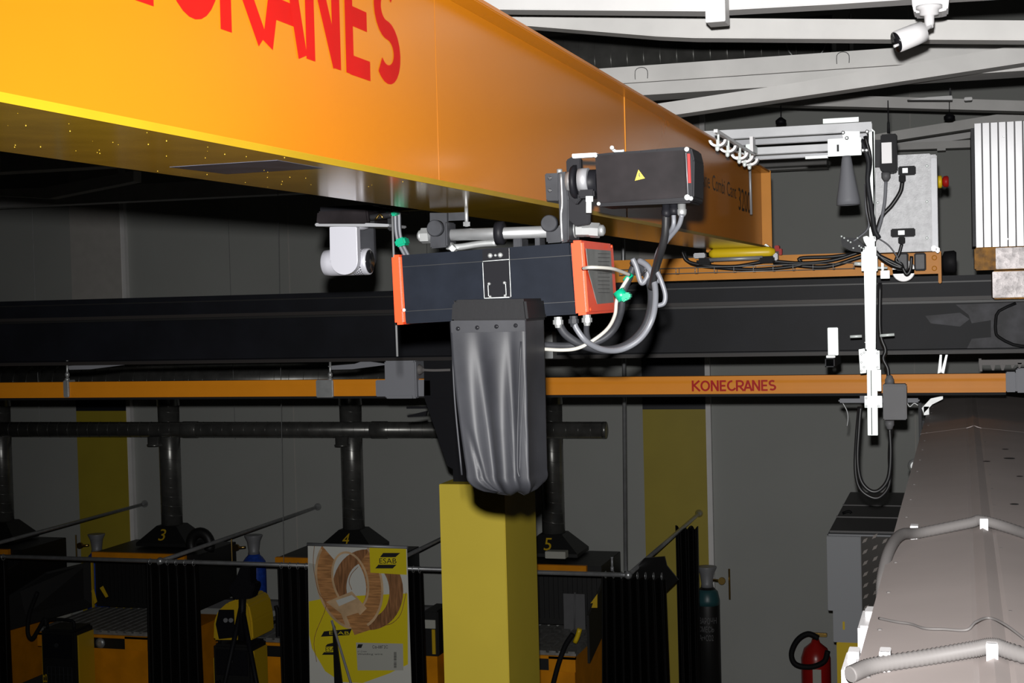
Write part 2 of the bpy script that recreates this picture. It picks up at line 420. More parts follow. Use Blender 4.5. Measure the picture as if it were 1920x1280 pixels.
# ------------------------------------------------------------------ end carriage on the runway
CY = 6.56
t = thing('end_carriage', 'orange end carriage of the crane standing on the runway rail', 'end carriage', (W(1500, 518, CY).x, CY, W(1500, 520, CY).z))
def cz(y): return W(1500, y, CY).z
cx0, cx1 = W(1100, 500, CY).x, W(1764, 500, CY).x
part('box_beam', B().box((cx0, CY + .1, cz(518)), (cx1, CY + .3, cz(476)), .004), 'orange', t)
part('lower_lip', B().box((cx0, CY, cz(520)), (cx1, CY + .1, cz(508.5)), .004), 'orange', t)
part('end_flange', B().bxp(1759, 470, 1765, 531, CY - .02, .3, .003), 'orange', t)
part('face_plate', B().bxp(1733, 470, 1761, 512, CY - .005, .1, .003), 'orange', t)
for y in (483, 503):
    p = W(1752, y, CY - .006); part('bolt', B().lathe(p, (0, -1, 0), [(0, .011), (.006, .011), (.008, .007)], 12), 'orange', t)
p = W(1694, 507, CY - .0); part('wheel', B().lathe(p + Vector((0, .0, 0)), (0, 1, 0), [(0, .045), (.004, .048), (.07, .048)], 32), 'white', t, 'pale steel wheel')
part('buffer', B().lathe(W(1766, 491, CY + .08), (1, 0, 0), [(0, .022), (.01, .045), (.05, .048), (.06, .04)], 20), 'black_rubber', t, 'black rubber buffer')
part('rail_wheel', B().lathe(Vector((cx0 + .12, CY + .15, rz(519) + .03)), (0, 1, 0), [(0, .045), (.1, .045)], 24), 'black_steel', t)
# wire basket
t = thing('cable_basket', 'wire mesh cable basket lying along the orange end carriage', 'cable basket', (W(1400, 505, CY).x, CY + .03, cz(508)))
bx0, bx1 = W(1160, 500, CY).x, W(1600, 500, CY).x
bb = B()
for dy, z in ((.0, .006), (.0, .03), (.05, .006), (.095, .006), (.095, .03)): bb.tube([(bx0, CY + .01 + dy * .8, cz(508.5) + z), (bx1, CY + .01 + dy * .8, cz(508.5) + z)], .0018, 6, 1)
n = 12
part('long_wires', bb, 'zinc', t); bb = B()
for i in range(n + 1):
    X = bx0 + (bx1 - bx0) * i / n
    bb.tube([(X, CY + .01, cz(508.5) + .03), (X, CY + .01, cz(508.5) + .004), (X, CY + .09, cz(508.5) + .004), (X, CY + .09, cz(508.5) + .03)], .0018, 6, 1)
part('cross_wires', bb, 'zinc', t)
for k, (pts, r) in enumerate([
    ([(1278, 470), (1290, 490), (1330, 498), (1380, 499), (1440, 490), (1500, 493), (1560, 488), (1620, 470)], .008),
    ([(1282, 472), (1296, 494), (1350, 502), (1420, 505), (1500, 497), (1500, 484), (1560, 481), (1610, 474)], .008),
    ([(1450, 492), (1520, 500), (1560, 498), (1600, 486), (1625, 478)], .009)]):
    solo('cable', B().ptube(pts, r, CY + .035 + .012 * k), 'cable_black', ['black cable in the wire basket, rearmost loop above the end carriage', 'black cable in the wire basket, running its whole length', 'thick black cable in the basket, next to the zinc post'][k], 'cable', 'black cables in the wire basket')
# yellow padded clamp bar
t = thing('stop_bar', 'yellow padded stop bar with silver rod under the girder end', 'stop bar', W(1390, 490, 6.5))
part('pad', B().lathe(W(1330, 476, 6.5), (1, 0, 0), [(0, .012), (.02, .024), (.26, .024), (.285, .012)], 14), 'warn_yellow', t, 'yellow pad')
part('rod', B().ptube([(1330, 487), (1430, 483)], .009, 6.47, 12, 1), 'aluminium', t)
part('clamp', B().bxp(1305, 483, 1335, 496, 6.46, .05, .01), 'black_rubber', t); part('clamp', B().bxp(1422, 480, 1451, 493, 6.46, .05, .006), 'black_rubber', t)
part('end_block', B().bxp(1300, 474, 1322, 484, 6.49, .05, .004).bxp(1449, 474, 1458, 488, 6.49, .05, .004), 'aluminium', t)
solo('angle_bracket', B().pp([(1424, 466), (1436, 457), (1449, 467), (1448, 472), (1437, 464), (1427, 471)], 6.62, .05).ptube([(1437, 470), (1437, 461)], .005, 6.61, 8, 1), 'zinc_bright', 'small zinc angle bracket at the foot of the girder end plate', 'bracket')
solo('limit_switch', B().bxp(1452, 460, 1461, 471, 6.55, .04, .003).bxp(1460, 466, 1466, 478, 6.55, .03, .002), 'red', 'small red limit switch beside the girder end plate', 'switch')

# ------------------------------------------------------------------ zinc C-rails and festoon parts
FY = 6.05
def crail(y0, y1, x0, x1, Y, name, label, m='rail_zinc'):
    xm = 1634; z1, z0 = W(xm, y0, Y).z, W(xm, y1, Y).z; X0, X1 = W(x0, y0, Y).x, W(x1, y0, Y).x
    d = .035; w = .003
    bb = B().prism([Vector((X0, Y, z1)), Vector((X0, Y, z0)), Vector((X0, Y + .01, z0)), Vector((X0, Y + .01, z0 + w)), Vector((X0, Y + w, z0 + w)), Vector((X0, Y + w, z1 - w)), Vector((X0, Y + d, z1 - w)), Vector((X0, Y + d, z0 + w)), Vector((X0, Y + d - .01, z0 + w)), Vector((X0, Y + d - .01, z0)), Vector((X0, Y + d + w, z0)), Vector((X0, Y + d + w, z1))], (X1 - X0, 0, 0))
    return solo(name, bb, m, label, 'rail', 'silver C-rails beside the girder end')
crail(228, 245, 1300, 1634, FY, 'support_rail', 'silver C-rail beside the girder end, topmost and widest')
crail(249, 259, 1300, 1625, FY + .03, 'support_rail', 'silver C-rail beside the girder end, second from the top', 'aluminium')
crail(265, 278, 1368, 1560, FY, 'support_rail', 'silver C-rail beside the girder end, third from the top', 'rail_zinc')
crail(282, 288, 1400, 1555, FY + .02, 'support_rail', 'thin silver rail beside the girder end, lowest of them', 'aluminium')
t = thing('rail_bracket', 'zinc plate bracket with slot joining the silver rails to the post', 'bracket', W(1582, 295, FY - .03))
part('plate', B().bxp(1552, 259, 1615, 292, FY - .02, .006, .001), 'zinc_bright', t)
part('top_plate', B().bxp(1543, 221, 1610, 230, FY + .02, .004), 'zinc_bright', t)
part('slot', B().bxp(1569, 271, 1573, 284, FY - .022, .002), 'bracket_grey', t)
part('hook_plate', B().pp([(1578, 246), (1612, 246), (1612, 262), (1596, 268), (1582, 264)], FY - .03, .008, .001), 'zinc_bright', t)
part('lower_angle', B().bxp(1510, 292, 1552, 297, FY - .01, .03), 'zinc_bright', t)
for x, y in ((1581, 249), (1588, 259), (1626, 247), (1625, 282), (1618, 282)):
    part('bolt', B().lathe(W(x, y, FY - .03), (0, -1, 0), [(0, .008), (.008, .008), (.011, .004)], 6, False), 'steel', t)
for k, (x, y) in enumerate(((1345, 262), (1364, 272), (1386, 283), (1396, 290), (1405, 296))):
    Y = W(x, y, X=-.735).y; c = W(x, y, Y); c.z = W(1345, 262, X=-.735).z; r = px(16, Y)
    t = thing('cable_saddle', 'white half-round cable saddle by the girder, %s of five' % ('nearest', 'second nearest', 'middle one', 'second farthest', 'farthest')[k], 'cable saddle', c, 'white cable saddles along the girder')
    pts = [c + Vector((math.cos(a_) * r, 0, math.sin(a_) * r * .8)) for a_ in [math.pi * (1 + i / 14) for i in range(15)]] + [c + Vector((math.cos(a_) * r * .72, 0, math.sin(a_) * r * .52)) for a_ in [math.pi * (2 - i / 14) for i in range(15)]]
    part('saddle', B().prism(pts, (0, .035, 0)), 'white', t)
    part('stem', B().cyl(c + Vector((0, -.004, -r * 1.05)), c + Vector((0, -.004, .0)), .0035, 8).lathe(c + Vector((0, -.004, -r * .75)), (0, 0, -1), [(0, .008), (.012, .007), (.016, .002)], 8).cyl(c + Vector((0, .02, -r * .5)), c + Vector((0, .02, r * .9)), .004, 8), 'zinc_bright', t)
c0_, c1_ = W(1345, 262, X=-.735), W(1405, 296, X=-.735)
solo('festoon_rail', B().box((-.738, c0_.y - .05, c0_.z + .018), (-.726, c1_.y + .1, c0_.z + .028)).box((-.738, c1_.y + .04, c0_.z + .026), (-.726, c1_.y + .1, c0_.z + .085)), 'white', 'thin rail along the girder carrying the white cable saddles', 'rail')
t = thing('hanging_rod', 'thin grey rod hanging in front of the girder end', 'rod', W(1408, 402, 5.9))
part('rod', B().ptube([(1405, 285), (1408.5, 402)], .0052, 5.9, 8, 1), 'aluminium', t)
part('clamp', B().bxp(1398, 270, 1413, 285, 5.89, .12, .002), 'zinc_bright', t)
t = thing('horn', 'grey cone-shaped horn hanging under the silver rails', 'horn', W(1590, 386, 6.0))
hz1, hz0 = W(1588, 292, 6.0).z, W(1590, 384, 6.0).z; hc = W(1589.5, 340, 6.0)
Lh = hz1 - hz0
part('cone', B().lathe((hc.x - .003, 6.0, hz1), (.02, 0, -1), [(0, .015), (.012, .019), (Lh * .45, .030), (Lh * .88, .0445), (Lh, .046), (Lh + .001, .041), (Lh * .6, .02), (Lh * .58, .001)], 32), 'plastic_grey', t)

# vertical post
PY = 6.08
t = thing('strut_post', 'bright zinc strut post standing upright in front of the runway beam', 'post', W(1636, 816, PY))
part('upper_angle', B().pp([(1629, 236), (1640, 246), (1640, 452), (1630, 452)], PY, .003).bxp(1637, 246, 1640, 452, PY, .05), 'zinc_bright', t)
part('strut', B().pp([(1619, 462), (1643, 462), (1641.5, 655), (1623, 655)], PY, .045, .0015), 'zinc_bright', t)
part('lower_strut', B().pp([(1625, 655), (1644, 655), (1646, 816), (1627, 816)], PY + .005, .04, .0012), 'zinc_bright', t)
part('slot_line', B().pp([(1632.5, 694), (1634, 694), (1635.5, 815), (1634, 815)], PY + .004, .001), 'bracket_grey', t)
part('clamp_plate', B().pp([(1610, 655), (1621, 653), (1622, 658), (1649, 657), (1650, 692), (1624, 693), (1624, 699), (1613, 700)], PY - .008, .006, .001), 'zinc_bright', t)
part('clamp_plate', B().bxp(1621, 742, 1654, 764, PY - .008, .006, .001), 'zinc_bright', t)
part('angle_strip', B().bxp(1645, 693, 1652, 733, PY, .02, .001), 'zinc_bright', t)
for y in (503, 528, 565, 641):
    part('joint_line', B().bxp(1621, y, 1642, y + 1, PY - .0006, .001), 'zinc', t)
for pts in (((1600, 1), (1617, 0)), ):
    part('cross_rod', B().ptube([(1594, 631), (1616, 630)], .006, PY + .02, 10, 1), 'zinc_bright', t)
    part('cross_rod', B().ptube([(1650, 629), (1677, 627)], .006, PY + .02, 10, 1), 'zinc_bright', t)
    part('cross_rod', B().ptube([(1602, 494), (1618, 495)], .008, PY + .02, 10, 1), 'zinc_bright', t)
    part('cross_rod', B().ptube([(1643, 502), (1664, 502)], .005, PY + .02, 10, 1), 'zinc_bright', t)
cp = B().bxp(1615, 462, 1620, 508, PY - .02, .05, .001)
part('clamp_cheek', cp, 'zinc_bright', t); part('clamp_cheek', B().bxp(1640, 480, 1645, 508, PY - .02, .05, .001), 'zinc_bright', t)
part('foot_angle', B().bxp(1651, 507, 1668, 522, PY - .01, .005, .001).pp([(1652, 492), (1657, 494), (1657, 506), (1653, 508)], PY - .012, .02), 'zinc_bright', t)
part('clamp_knuckle', B().pp([(1618, 444), (1626, 442), (1632, 447), (1640, 447), (1640, 471), (1631, 471), (1628, 466), (1620, 452)], PY - .015, .03, .002), 'zinc_bright', t)
for x, y in ((1615, 664), (1620, 661), (1645, 662), (1620, 688), (1645, 688), (1615, 695), (1615, 679), (1624, 746), (1624, 761), (1647, 761)):
    part('bolt', B().lathe(W(x, y, PY - .009), (0, -1, 0), [(0, .004), (.004, .004), (.005, .002)], 8), 'steel', t)

t = thing('junction_box', 'grey plastic junction box right of the zinc post with cable glands', 'junction box', W(1678, 790, 6.05))
part('box', B().bxp(1655.5, 720, 1700, 787, 6.02, .06, .004), 'box_grey', t)
part('lid', B().bxp(1659, 723, 1697, 784, 6.012, .01, .003), 'box_grey', t)
for y0, dz_ in ((720, 1), (788, -1)):
    part('cable_gland', B().lathe(W(1668, y0, 6.05), (0, 0, dz_), [(0, .018), (.018, .018), (.024, .014), (.032, .012), (.036, .006)], 10), 'box_grey', t)
solo('cable_loop', B().ptube([(1668, 800), (1670, 850), (1666, 895), (1650, 918), (1632, 920), (1614, 900), (1608, 860), (1611, 800), (1614, 762)], .0085, 6.1), 'cable_black', 'black cable hanging in a loop below the grey junction box, outer one', 'cable', 'cable loop below the junction box')
solo('cable_loop', B().ptube([(1671, 802), (1668, 850), (1668, 905), (1652, 930), (1634, 932), (1612, 915), (1604, 880), (1606, 820), (1611, 762)], .0075, 6.16), 'cable_black', 'black cable hanging in a loop below the grey junction box, lowest one', 'cable', 'cable loop below the junction box')
solo('cable', B().ptube([(1666, 706), (1664, 690), (1656, 672), (1660, 655), (1650, 620), (1650, 530)], .008, 6.13), 'cable_black', 'black cable rising from the junction box behind the post', 'cable')
t = thing('collector_arm', 'pale grey current collector arm with hanging chain below the conductor rail', 'collector arm', W(1640, 756, 6.5))
part('arm', B().bxp(1572, 747, 1724, 755, 6.79, .05, .006), 'plastic_grey', t)
part('carrier', B().bxp(1612, 730, 1640, 749, 6.8, .03), 'plastic_grey', t)
part('chain', B().ptube([(1580, 755), (1588, 770), (1590, 785), (1588, 800)], .003, 6.8).ptube([(1700, 754), (1706, 762), (1714, 756), (1722, 760)], .004, 6.8), 'zinc', t)

# black receiver with aerial
t = thing('radio_receiver', 'black radio receiver with white label and short aerial left of the cabinet', 'radio receiver', W(1666, 323, 6.1))
part('case', B().pp([(1651, 252), (1681, 250), (1682, 318), (1676, 323), (1655, 323), (1649, 316)], 6.1, .08, .004), 'black_paint', t)
part('label_plate', B().bxp(1653, 267, 1672, 306, 6.098, .002), 'white', t, 'white label')
part('aerial', B().lathe(W(1666, 250, 6.13), (0, 0, 1), [(0, .006), (.04, .005), (.05, .003), (.13, .002)], 8), 'black_rubber', t)
part('mount', B().bxp(1640, 262, 1651, 312, 6.12, .03), 'bracket_grey', t)
part('cable_gland', B().lathe(W(1661, 323, 6.13), (0, 0, -1), [(0, .018), (.02, .018), (.034, .009)], 10), 'box_grey', t)
solo('cable', B().ptube([(1661, 340), (1659, 375), (1654, 405), (1647, 430), (1640, 450)], .0065, 6.13), 'plastic_grey', 'grey cable from the radio receiver down to the post', 'cable')
for k, (pts, r) in enumerate([([(1614, 262), (1628, 300), (1627, 340), (1634, 390), (1640, 430), (1648, 446)], .0095), ([(1622, 255), (1632, 300), (1626, 350), (1630, 400), (1640, 442)], .0075), ([(1623, 345), (1624, 390), (1629, 425), (1610, 445), (1600, 452)], .005)]):
    solo('cable', B().ptube(pts, r, 6.04 + .012 * k), ('bracket_grey', 'cable_black', 'cable_grey')[k], ('thick dark grey cable running down the upper post', 'black cable running down the upper post', 'thin grey cable curving left off the post clamp')[k], 'cable', 'cables on the upper post')
t = thing('cable_clamp_block', 'clear cable clamp block with screws left of the post', 'clamp', W(1600, 475, 6.1))
part('block', B().pp([(1577, 444), (1605, 446), (1622, 462), (1618, 474), (1594, 470), (1578, 460)], 6.06, .06, .003), 'bracket_grey', t)
for x, y in ((1578, 443), (1583, 446), (1590, 451), (1595, 454), (1608, 446), (1611, 461), (1615, 464), (1619, 466), (1600, 465)):
    part('screw', B().lathe(W(x, y, 6.05), (0, -1, 0), [(0, .004), (.004, .004), (.006, .001)], 8), 'zinc_bright', t)
# control cabinet
KY = 6.32
t = thing('control_cabinet', 'silver hammered-metal electrical cabinet with red stop button on the end carriage', 'control cabinet', W(1700, 476, KY))
part('body', B().bxp(1641, 292, 1758, 472, KY + .012, .2, .004), 'cabinet_hammer', t)
part('door', B().bxp(1643, 290, 1746, 470, KY, .012, .003), 'cabinet_hammer', t)
part('edge_strip', B().bxp(1747, 296, 1757, 470, KY + .004, .01, .003), 'aluminium', t)
part('corner_clip', B().bxp(1746, 460, 1756, 471, KY - .01, .02, .004).bxp(1754, 463, 1762, 474, KY - .01, .02, .004), 'white', t)
sb = W(1759, 341, KY + .06)
part('stop_base', B().lathe(sb, (1, 0, 0), [(0, .026), (.012, .026), (.016, .02)], 16), 'warn_yellow', t, 'yellow stop-button collar')
part('stop_button', B().lathe(sb + Vector((.016, 0, 0)), (1, 0, 0), [(0, .012), (.006, .022), (.02, .024), (.026, .018)], 16), 'red', t, 'red mushroom stop button')
for x, y in ((1738, 311), (1738, 378), (1738, 446), (1646, 380)):
    part('screw', B().lathe(W(x, y, KY), (0, -1, 0), [(0, .006), (.004, .006), (.006, .002)], 10), 'zinc_bright', t)
for k, (x0, y0, x1, y1) in enumerate(((1684, 311, 1717, 328), (1670, 428, 1716, 444))):
    pr = part('socket', B().bxp(x0, y0, x1, y1, KY - .03, .03, .004), 'black_paint', t)
    part('socket_label', B().bxp(x0 + 8 + 6 * k, y0 + 4, x0 + 18 + 8 * k, y1 - 4, KY - .032, .002), 'zinc_bright', pr)
    xc = 1692 if k == 0 else 1691
    part('plug', B().bxp(xc - 7, y1, xc + 6, y1 + 13, KY - .028, .028, .003), 'black_rubber', t)
solo('cable', B().ptube([(1692, 341), (1688, 360), (1672, 385), (1654, 405), (1645, 432), (1640, 450)], .009, KY - .03), 'cable_black', 'black cable from the upper cabinet plug curving down to the post', 'cable')
solo('cable', B().ptube([(1691, 457), (1686, 475), (1680, 488), (1690, 495), (1694, 505), (1700, 514), (1707, 505), (1709, 480)], .007, KY - .03), 'cable_black', 'black cable from the lower cabinet plug looping under the cabinet', 'cable')
solo('cable', B().ptube([(1640, 470), (1655, 485), (1675, 497), (1690, 500), (1640, 475), (1630, 462)], .009, KY - .06), 'cable_black', 'bundle of black cable between the post and the cabinet underside', 'cable')
solo('cable', B().ptube([(1646, 446), (1664, 458), (1676, 472), (1688, 492)], .003, KY - .05), 'cable_grey', 'thin grey lead crossing the lower left cabinet corner', 'cable')
for k, (x0, x1) in enumerate(((1683, 1700), (1717, 1733))):
    t = thing('cable_connector', 'black rectangular connector under the cabinet, %s one' % ('left', 'right')[k], 'connector', W((x0 + x1) / 2, 508, KY + .1), 'connectors under the cabinet')
    part('hood', B().bxp(x0 - 3, 474, x1 + 3, 507, KY + .08, .05, .004), 'black_paint', t)
    part('insert', B().bxp(x0, 477, x1, 504, KY + .074, .01, .002), 'box_grey', t)

# small zinc stub and square tube under the runway, left of the post
t = thing('hanging_stub', 'zinc hanger stub with square tube end left of the post', 'hanger', W(1560, 690, 6.3))
part('stub', B().bxp(1552, 614, 1571.5, 666, 6.7, .066, .002), 'zinc_bright', t)
tb = B(); 
for (a0, b0, a1, b1) in ((1547, 671, 1565, 673), (1547, 686, 1565, 688), (1547, 671, 1549, 688), (1563, 671, 1565, 688)): tb.bxp(a0, b0, a1, b1, 6.64, .35)
part('square_tube', tb, 'bracket_grey', t); part('collar', B().bxp(1549, 666, 1566, 671, 6.66, .06, .002), 'zinc', t)
solo('white_comb', B().bxp(1835, 674, 1940, 684, 6.62, .03, .003).pp([(1835, 672), (1840, 672), (1842, 696), (1837, 696)], 6.61, .03).pp([(1857, 684), (1866, 684), (1864, 694), (1860, 694)], 6.62, .03).pp([(1875, 684), (1885, 684), (1882, 694), (1878, 694)], 6.62, .03).pp([(1895, 684), (1903, 684), (1899, 690), (1897, 690)], 6.62, .03).pp([(1908, 680), (1916, 680), (1913, 690), (1910, 690)], 6.62, .03), 'conduit', 'white toothed connector strip above the right end of the conductor rail', 'connector strip')
# small zinc box seen behind the hoist
solo('zinc_bracket', B().bxp(1020, 622, 1036, 672, 6.69, .076, .002), 'zinc', 'pale zinc bracket behind the black chain bag', 'bracket')

# ------------------------------------------------------------------ corrugated shaft and insulation at the right
t = thing('metal_shaft', 'bright corrugated sheet metal shaft at the upper right edge', 'shaft', W(1880, 460, 6.6))
X0, X1 = W(1829, 350, 6.55).x, .9
z0, z1 = W(1880, 462, 6.55).z, W(1838, 231, 6.55).z
zig = []; n = 26
for i in range(n + 1):
    x = X0 + (X1 - X0) * i / n; zig.append((x, 6.55 + (.0 if i % 2 else .003)))
    if i < n: zig.append((x + (X1 - X0) / n * .8, 6.55 + (.0 if i % 2 else .003)))
part('sheet', B().prism([Vector((x, y, z0)) for x, y in zig] + [Vector((X1, 7.3, z0)), Vector((X0, 7.3, z0))], (0, 0, z1 - z0 + .0)), 'sheet_metal', t)
part('side_seam', B().bxp(1822, 240, 1829, 462, 6.6, .5), 'bracket_grey', t)
sc_ = B()
for x, y in ((1882, 256), (1889, 448), (1850, 350)): sc_.lathe(W(x, y, 6.55), (0, -1, 0), [(0, .004), (.004, .003)], 8)
part('screw', sc_, 'steel', t)
t = thing('insulation_wrap', 'foil-faced golden wool wrap at the foot of the metal shaft, upper one', 'insulation', W(1880, 506, 6.5), 'insulation wraps')
part('wool', B().bxp(1827, 462, 1960, 505, 6.47, .3, .006), 'wool_gold', t); part('foil', B().bxp(1867, 463, 1962, 503, 6.462, .012, .002), 'foil', t)
t = thing('insulation_wrap', 'foil-faced golden wool wrap over the runway beam, lower one', 'insulation', W(1890, 560, 6.5), 'insulation wraps')
part('wool', B().bxp(1861, 506, 1965, 560, 6.49, .25, .006), 'wool_gold', t); part('foil', B().bxp(1861, 508, 1962, 557, 6.482, .012, .002), 'foil', t)

# ------------------------------------------------------------------ ceiling steelwork
def zc(y, Y, x=1300): return W(x, y, Y).z
CB = 'ceiling beams'
t = thing('ceiling_beam', 'white flanged ceiling beam crossing behind the security camera', 'beam', (-4, 6.65, zc(174, 6.6)), CB)
part('web', B().box((-12, 6.62, zc(147, 6.62)), (5, 6.72, zc(116, 6.62)), .003), 'beam_paint', t)
part('flange', B().box((-12, 6.56, zc(172, 6.56)), (5, 6.78, zc(148.5, 6.56)), .003), 'beam_paint', t)
hk = B()
for x in (1202, 1580):
    yy = 133 if x < 1300 else 104
    hk.ptube([(x - 11, yy + 16), (x - 11, yy), (x - 4, yy - 6), (x + 6, yy - 6), (x + 12, yy), (x + 12, yy + 14)], .0015, 6.618, 6, 2)
part('weld_mark', hk, 'bracket_grey', t)
solo('ceiling_beam', B().pp([(700, 276), (1000, 229), (1480, 157), (2600, -32), (2600, 14), (1640, 160), (1000, 254), (700, 300)], 6.36, .12, .003), 'beam_paint', 'white diagonal ceiling beam rising to the right', 'beam', CB)
solo('ceiling_beam', B().pp([(700, 12), (1060, 28), (1230, 33), (2600, 43), (2600, 80), (1300, 71), (1230, 68), (985, 48), (700, 25)], 5.3, .1, .003), 'beam_paint', 'white ceiling beam passing just behind the small square post', 'beam', CB)
solo('ceiling_beam', B().pp([(700, 14), (960, 18), (1320, 21), (1560, 8), (1700, -1), (2600, -56), (2600, -120), (700, -75)], 4.7, .1, .003), 'white_paint', 'brightest ceiling beam along the top edge of the picture', 'beam', CB)
solo('beam_stub', B().bxp(1322, -40, 1359, 41, 4.56, .09, .002), 'white_paint', 'short white square post hanging from the top ceiling beam', 'post')
solo('ceiling_beam', B().pp([(1000, 220), (1420, 184), (1560, 178), (2500, 206), (2500, 224), (1600, 200), (1400, 196), (1000, 245)], 10, .15), 'beam_paint', 'grey far ceiling beam below the diagonal one', 'beam', CB)
solo('ceiling_beam', B().pp([(1500, 277), (1680, 245), (2500, 112), (2500, 136), (1680, 263), (1500, 292)], 11.3, .15), 'beam_paint', 'grey sloping far ceiling beam above the control cabinet', 'beam', CB)
solo('ceiling_beam', B().pp([(1660, 270), (1823, 240), (1823, 258), (1660, 282)], 12.5, .15), 'white_paint', 'pale far ceiling beam left of the metal shaft, upper one', 'beam', CB)
solo('ceiling_beam', B().pp([(1600, 272), (1823, 262), (1823, 276), (1600, 284)], 12.3, .15).bxp(1757, 274, 1773, 282, 12.25, .1), 'beam_paint', 'pale far ceiling beam left of the metal shaft, lower one', 'beam', CB)
solo('ceiling_beam', B().box((-14, 9.2, H + .98), (-2.6, 9.4, H + 1.2)), 'beam_paint', 'dark cross beam in shadow under the girder at upper left', 'beam', CB)
solo('ceiling_beam', B().box((-14, 12.0, H + .95), (-1, 12.2, H + 1.1)), 'beam_paint', 'dark far beam in shadow near the left wall top', 'beam', CB)
solo('ceiling_beam', B().pp([(-20, 355), (80, 352), (250, 320), (250, 340), (90, 372), (-20, 366)], 10.5, .12), 'beam_paint', 'dim diagonal brace under the girder soffit at left', 'beam', CB)
t = thing('ceiling_duct', 'dark spiral ventilation duct behind the white ceiling beams', 'duct', W(1300, 110, 9), 'spiral ducts')
zz = W(1270, 104, 9).z
db = B()
part('pipe', B().cyl((-9, 9, zz), (W(1560, 90, 9).x, 9, zz), .17, 32), 'duct_spiral', t)
sb_ = B()
for i in range(40): sb_.lathe((-4.5 + i * .1, 9, zz), (1, 0, 0), [(0, .1702), (.003, .1725), (.006, .1702)], 32)
o = part('seam', sb_, 'duct_spiral', t)
rg = B(); c = W(1512, 76, 8.83)
rg.tube([c + Vector((math.cos(a_ * math.pi / 12) * .115, 0, math.sin(a_ * math.pi / 12) * .115)) for a_ in range(25)], .006, 8, 1)
solo('duct_ring', rg, 'zinc', 'thin steel ring of a duct end behind the ceiling beams', 'duct ring')
t = thing('ceiling_lamp', 'white batten lamp fixture between far ceiling beams', 'lamp', W(1740, 187, 9.5))
part('batten', B().pp([(1700, 187), (1740, 182), (1785, 179), (1786, 187)], 9.5, .1, .002), 'lamp_white', t)
part('hanger', B().bxp(1780, 165, 1783, 180, 9.52, .01), 'bracket_grey', t); part('end_cap', B().bxp(1808, 182, 1823, 188, 9.5, .08, .003), 'lamp_white', t)
for k, (x, y) in enumerate(((1464, 220), (1780, 212))):
    solo('hanging_sensor', B().ptube([(x, y - 22), (x, y)], .003, 10, 6, 1).lathe(W(x, y, 10), (0, 0, -1), [(0, .01), (.02, .035), (.04, .035), (.05, .02)], 10), 'black_paint', ('small dark hanging sensor above the silver rails', 'small dark hanging sensor left of the metal shaft')[k], 'sensor', 'hanging sensors')
# security camera
SY = 4.35
t = thing('security_camera', 'white bullet security camera on a ceiling bracket at upper right', 'security camera', W(1745, 0, SY))
part('base_box', B().pp([(1708, -20), (1780, -20), (1779, 3), (1777, 18), (1762, 22), (1715, 24), (1711, 14)], SY, .1, .004), 'white', t)
part('mount_disc', B().lathe(W(1742, 11, SY - .01), (0, .0, -1), [(0, .036), (.008, .036), (.012, .026), (.026, .026), (.028, .014), (.05, .013), (.062, .008)], 24), 'white', t)
d0, d1 = W(1733, 58, SY - .06), W(1673, 82, SY - .1)
ax = (d1 - d0).normalized()
part('body', B().lathe(d0, ax, [(0, .018), (.004, .0285), (.03, .030), (.084, .030), (.086, .027)], 28), 'white', t)
part('lens_hood', B().lathe(d0 + ax * .084, ax, [(0, .027), (.004, .0285), (.006, .0)], 28), 'black_gloss', t, 'black lens window')
part('visor', B().lathe(d0 + ax * .084 + Vector((.004, -.025, -.012)), ax, [(0, .004), (.014, .004)], 8), 'white', t)
part('arm', B().cyl(W(1745, 49, SY - .02), d0 + Vector((.0, 0, 0)), .005, 8).cyl(W(1745, 52, SY - .01), W(1745, 30, SY - .01), .008, 10), 'white', t)
mk = d0 + ax * .03 - Vector((0, .031, 0))

# ------------------------------------------------------------------ hoist under the girder
HY = 2.9
t = thing('chain_hoist', 'dark chain hoist body with bright red end caps hanging under the girder', 'chain hoist', W(920, 605, HY + .1))
part('body', B().pp([(748, 478.5), (1070, 455), (1083, 589), (757, 607)], HY, .22, .004), 'hoist_dark', t)
fb = B()
for f0, f1 in ((.17, .178), (.81, .818)):
    L = lambda f: (749 + 9 * f, 478 + 130 * f); Rg = lambda f: (1071 + 13 * f, 455 + 135 * f)
    fb.pp([L(f0), Rg(f0), Rg(f1), L(f1)], HY - .0008, .001)
part('groove', fb, 'booth_black', t)
cl = part('end_cap', B().pp([(732.5, 478), (751, 477), (759, 608), (739, 609)], HY - .006, .235, .005), 'hoist_red', t, 'bright red left end cap')
cr = part('end_cap', B().pp([(1069, 451), (1093, 450), (1103, 589), (1079, 592)], HY - .006, .27, .005), 'hoist_red', t, 'bright red right end cap')
fx = W(1098, 520, HY).x + .0035
lp = [W(x, y, X=fx) for x, y in ((1098, 466), (1144, 470), (1150, 567), (1119, 570), (1103, 510))]
part('label_plate', B().prism(lp, (.0012, 0, 0)), 'hoist_label', cr, 'grey type plate')
ln = B()
for i in range(11):
    f = i / 11; y = 475 + f * 80
    ln.prism([W(1121, y, X=fx + .0013), W(1143, y + .5, X=fx + .0013), W(1143, y + 1.3, X=fx + .0013), W(1121, y + .8, X=fx + .0013)], (.0003, 0, 0))
part('print', ln, 'ink', cr)
for x, y in ((1146, 462), (1106, 580), (1152, 578)):
    p = W(x, y, X=fx); part('screw', B().lathe(p, (1, 0, 0), [(0, .004), (.002, .004), (.003, .001)], 8), 'hoist_red', cr)
hp_ = part('centre_plate', B().pp([(904, 468), (955, 464), (958, 558), (908, 560)], HY - .004, .006, .001), 'black_gloss', t, 'glossy black centre plate')
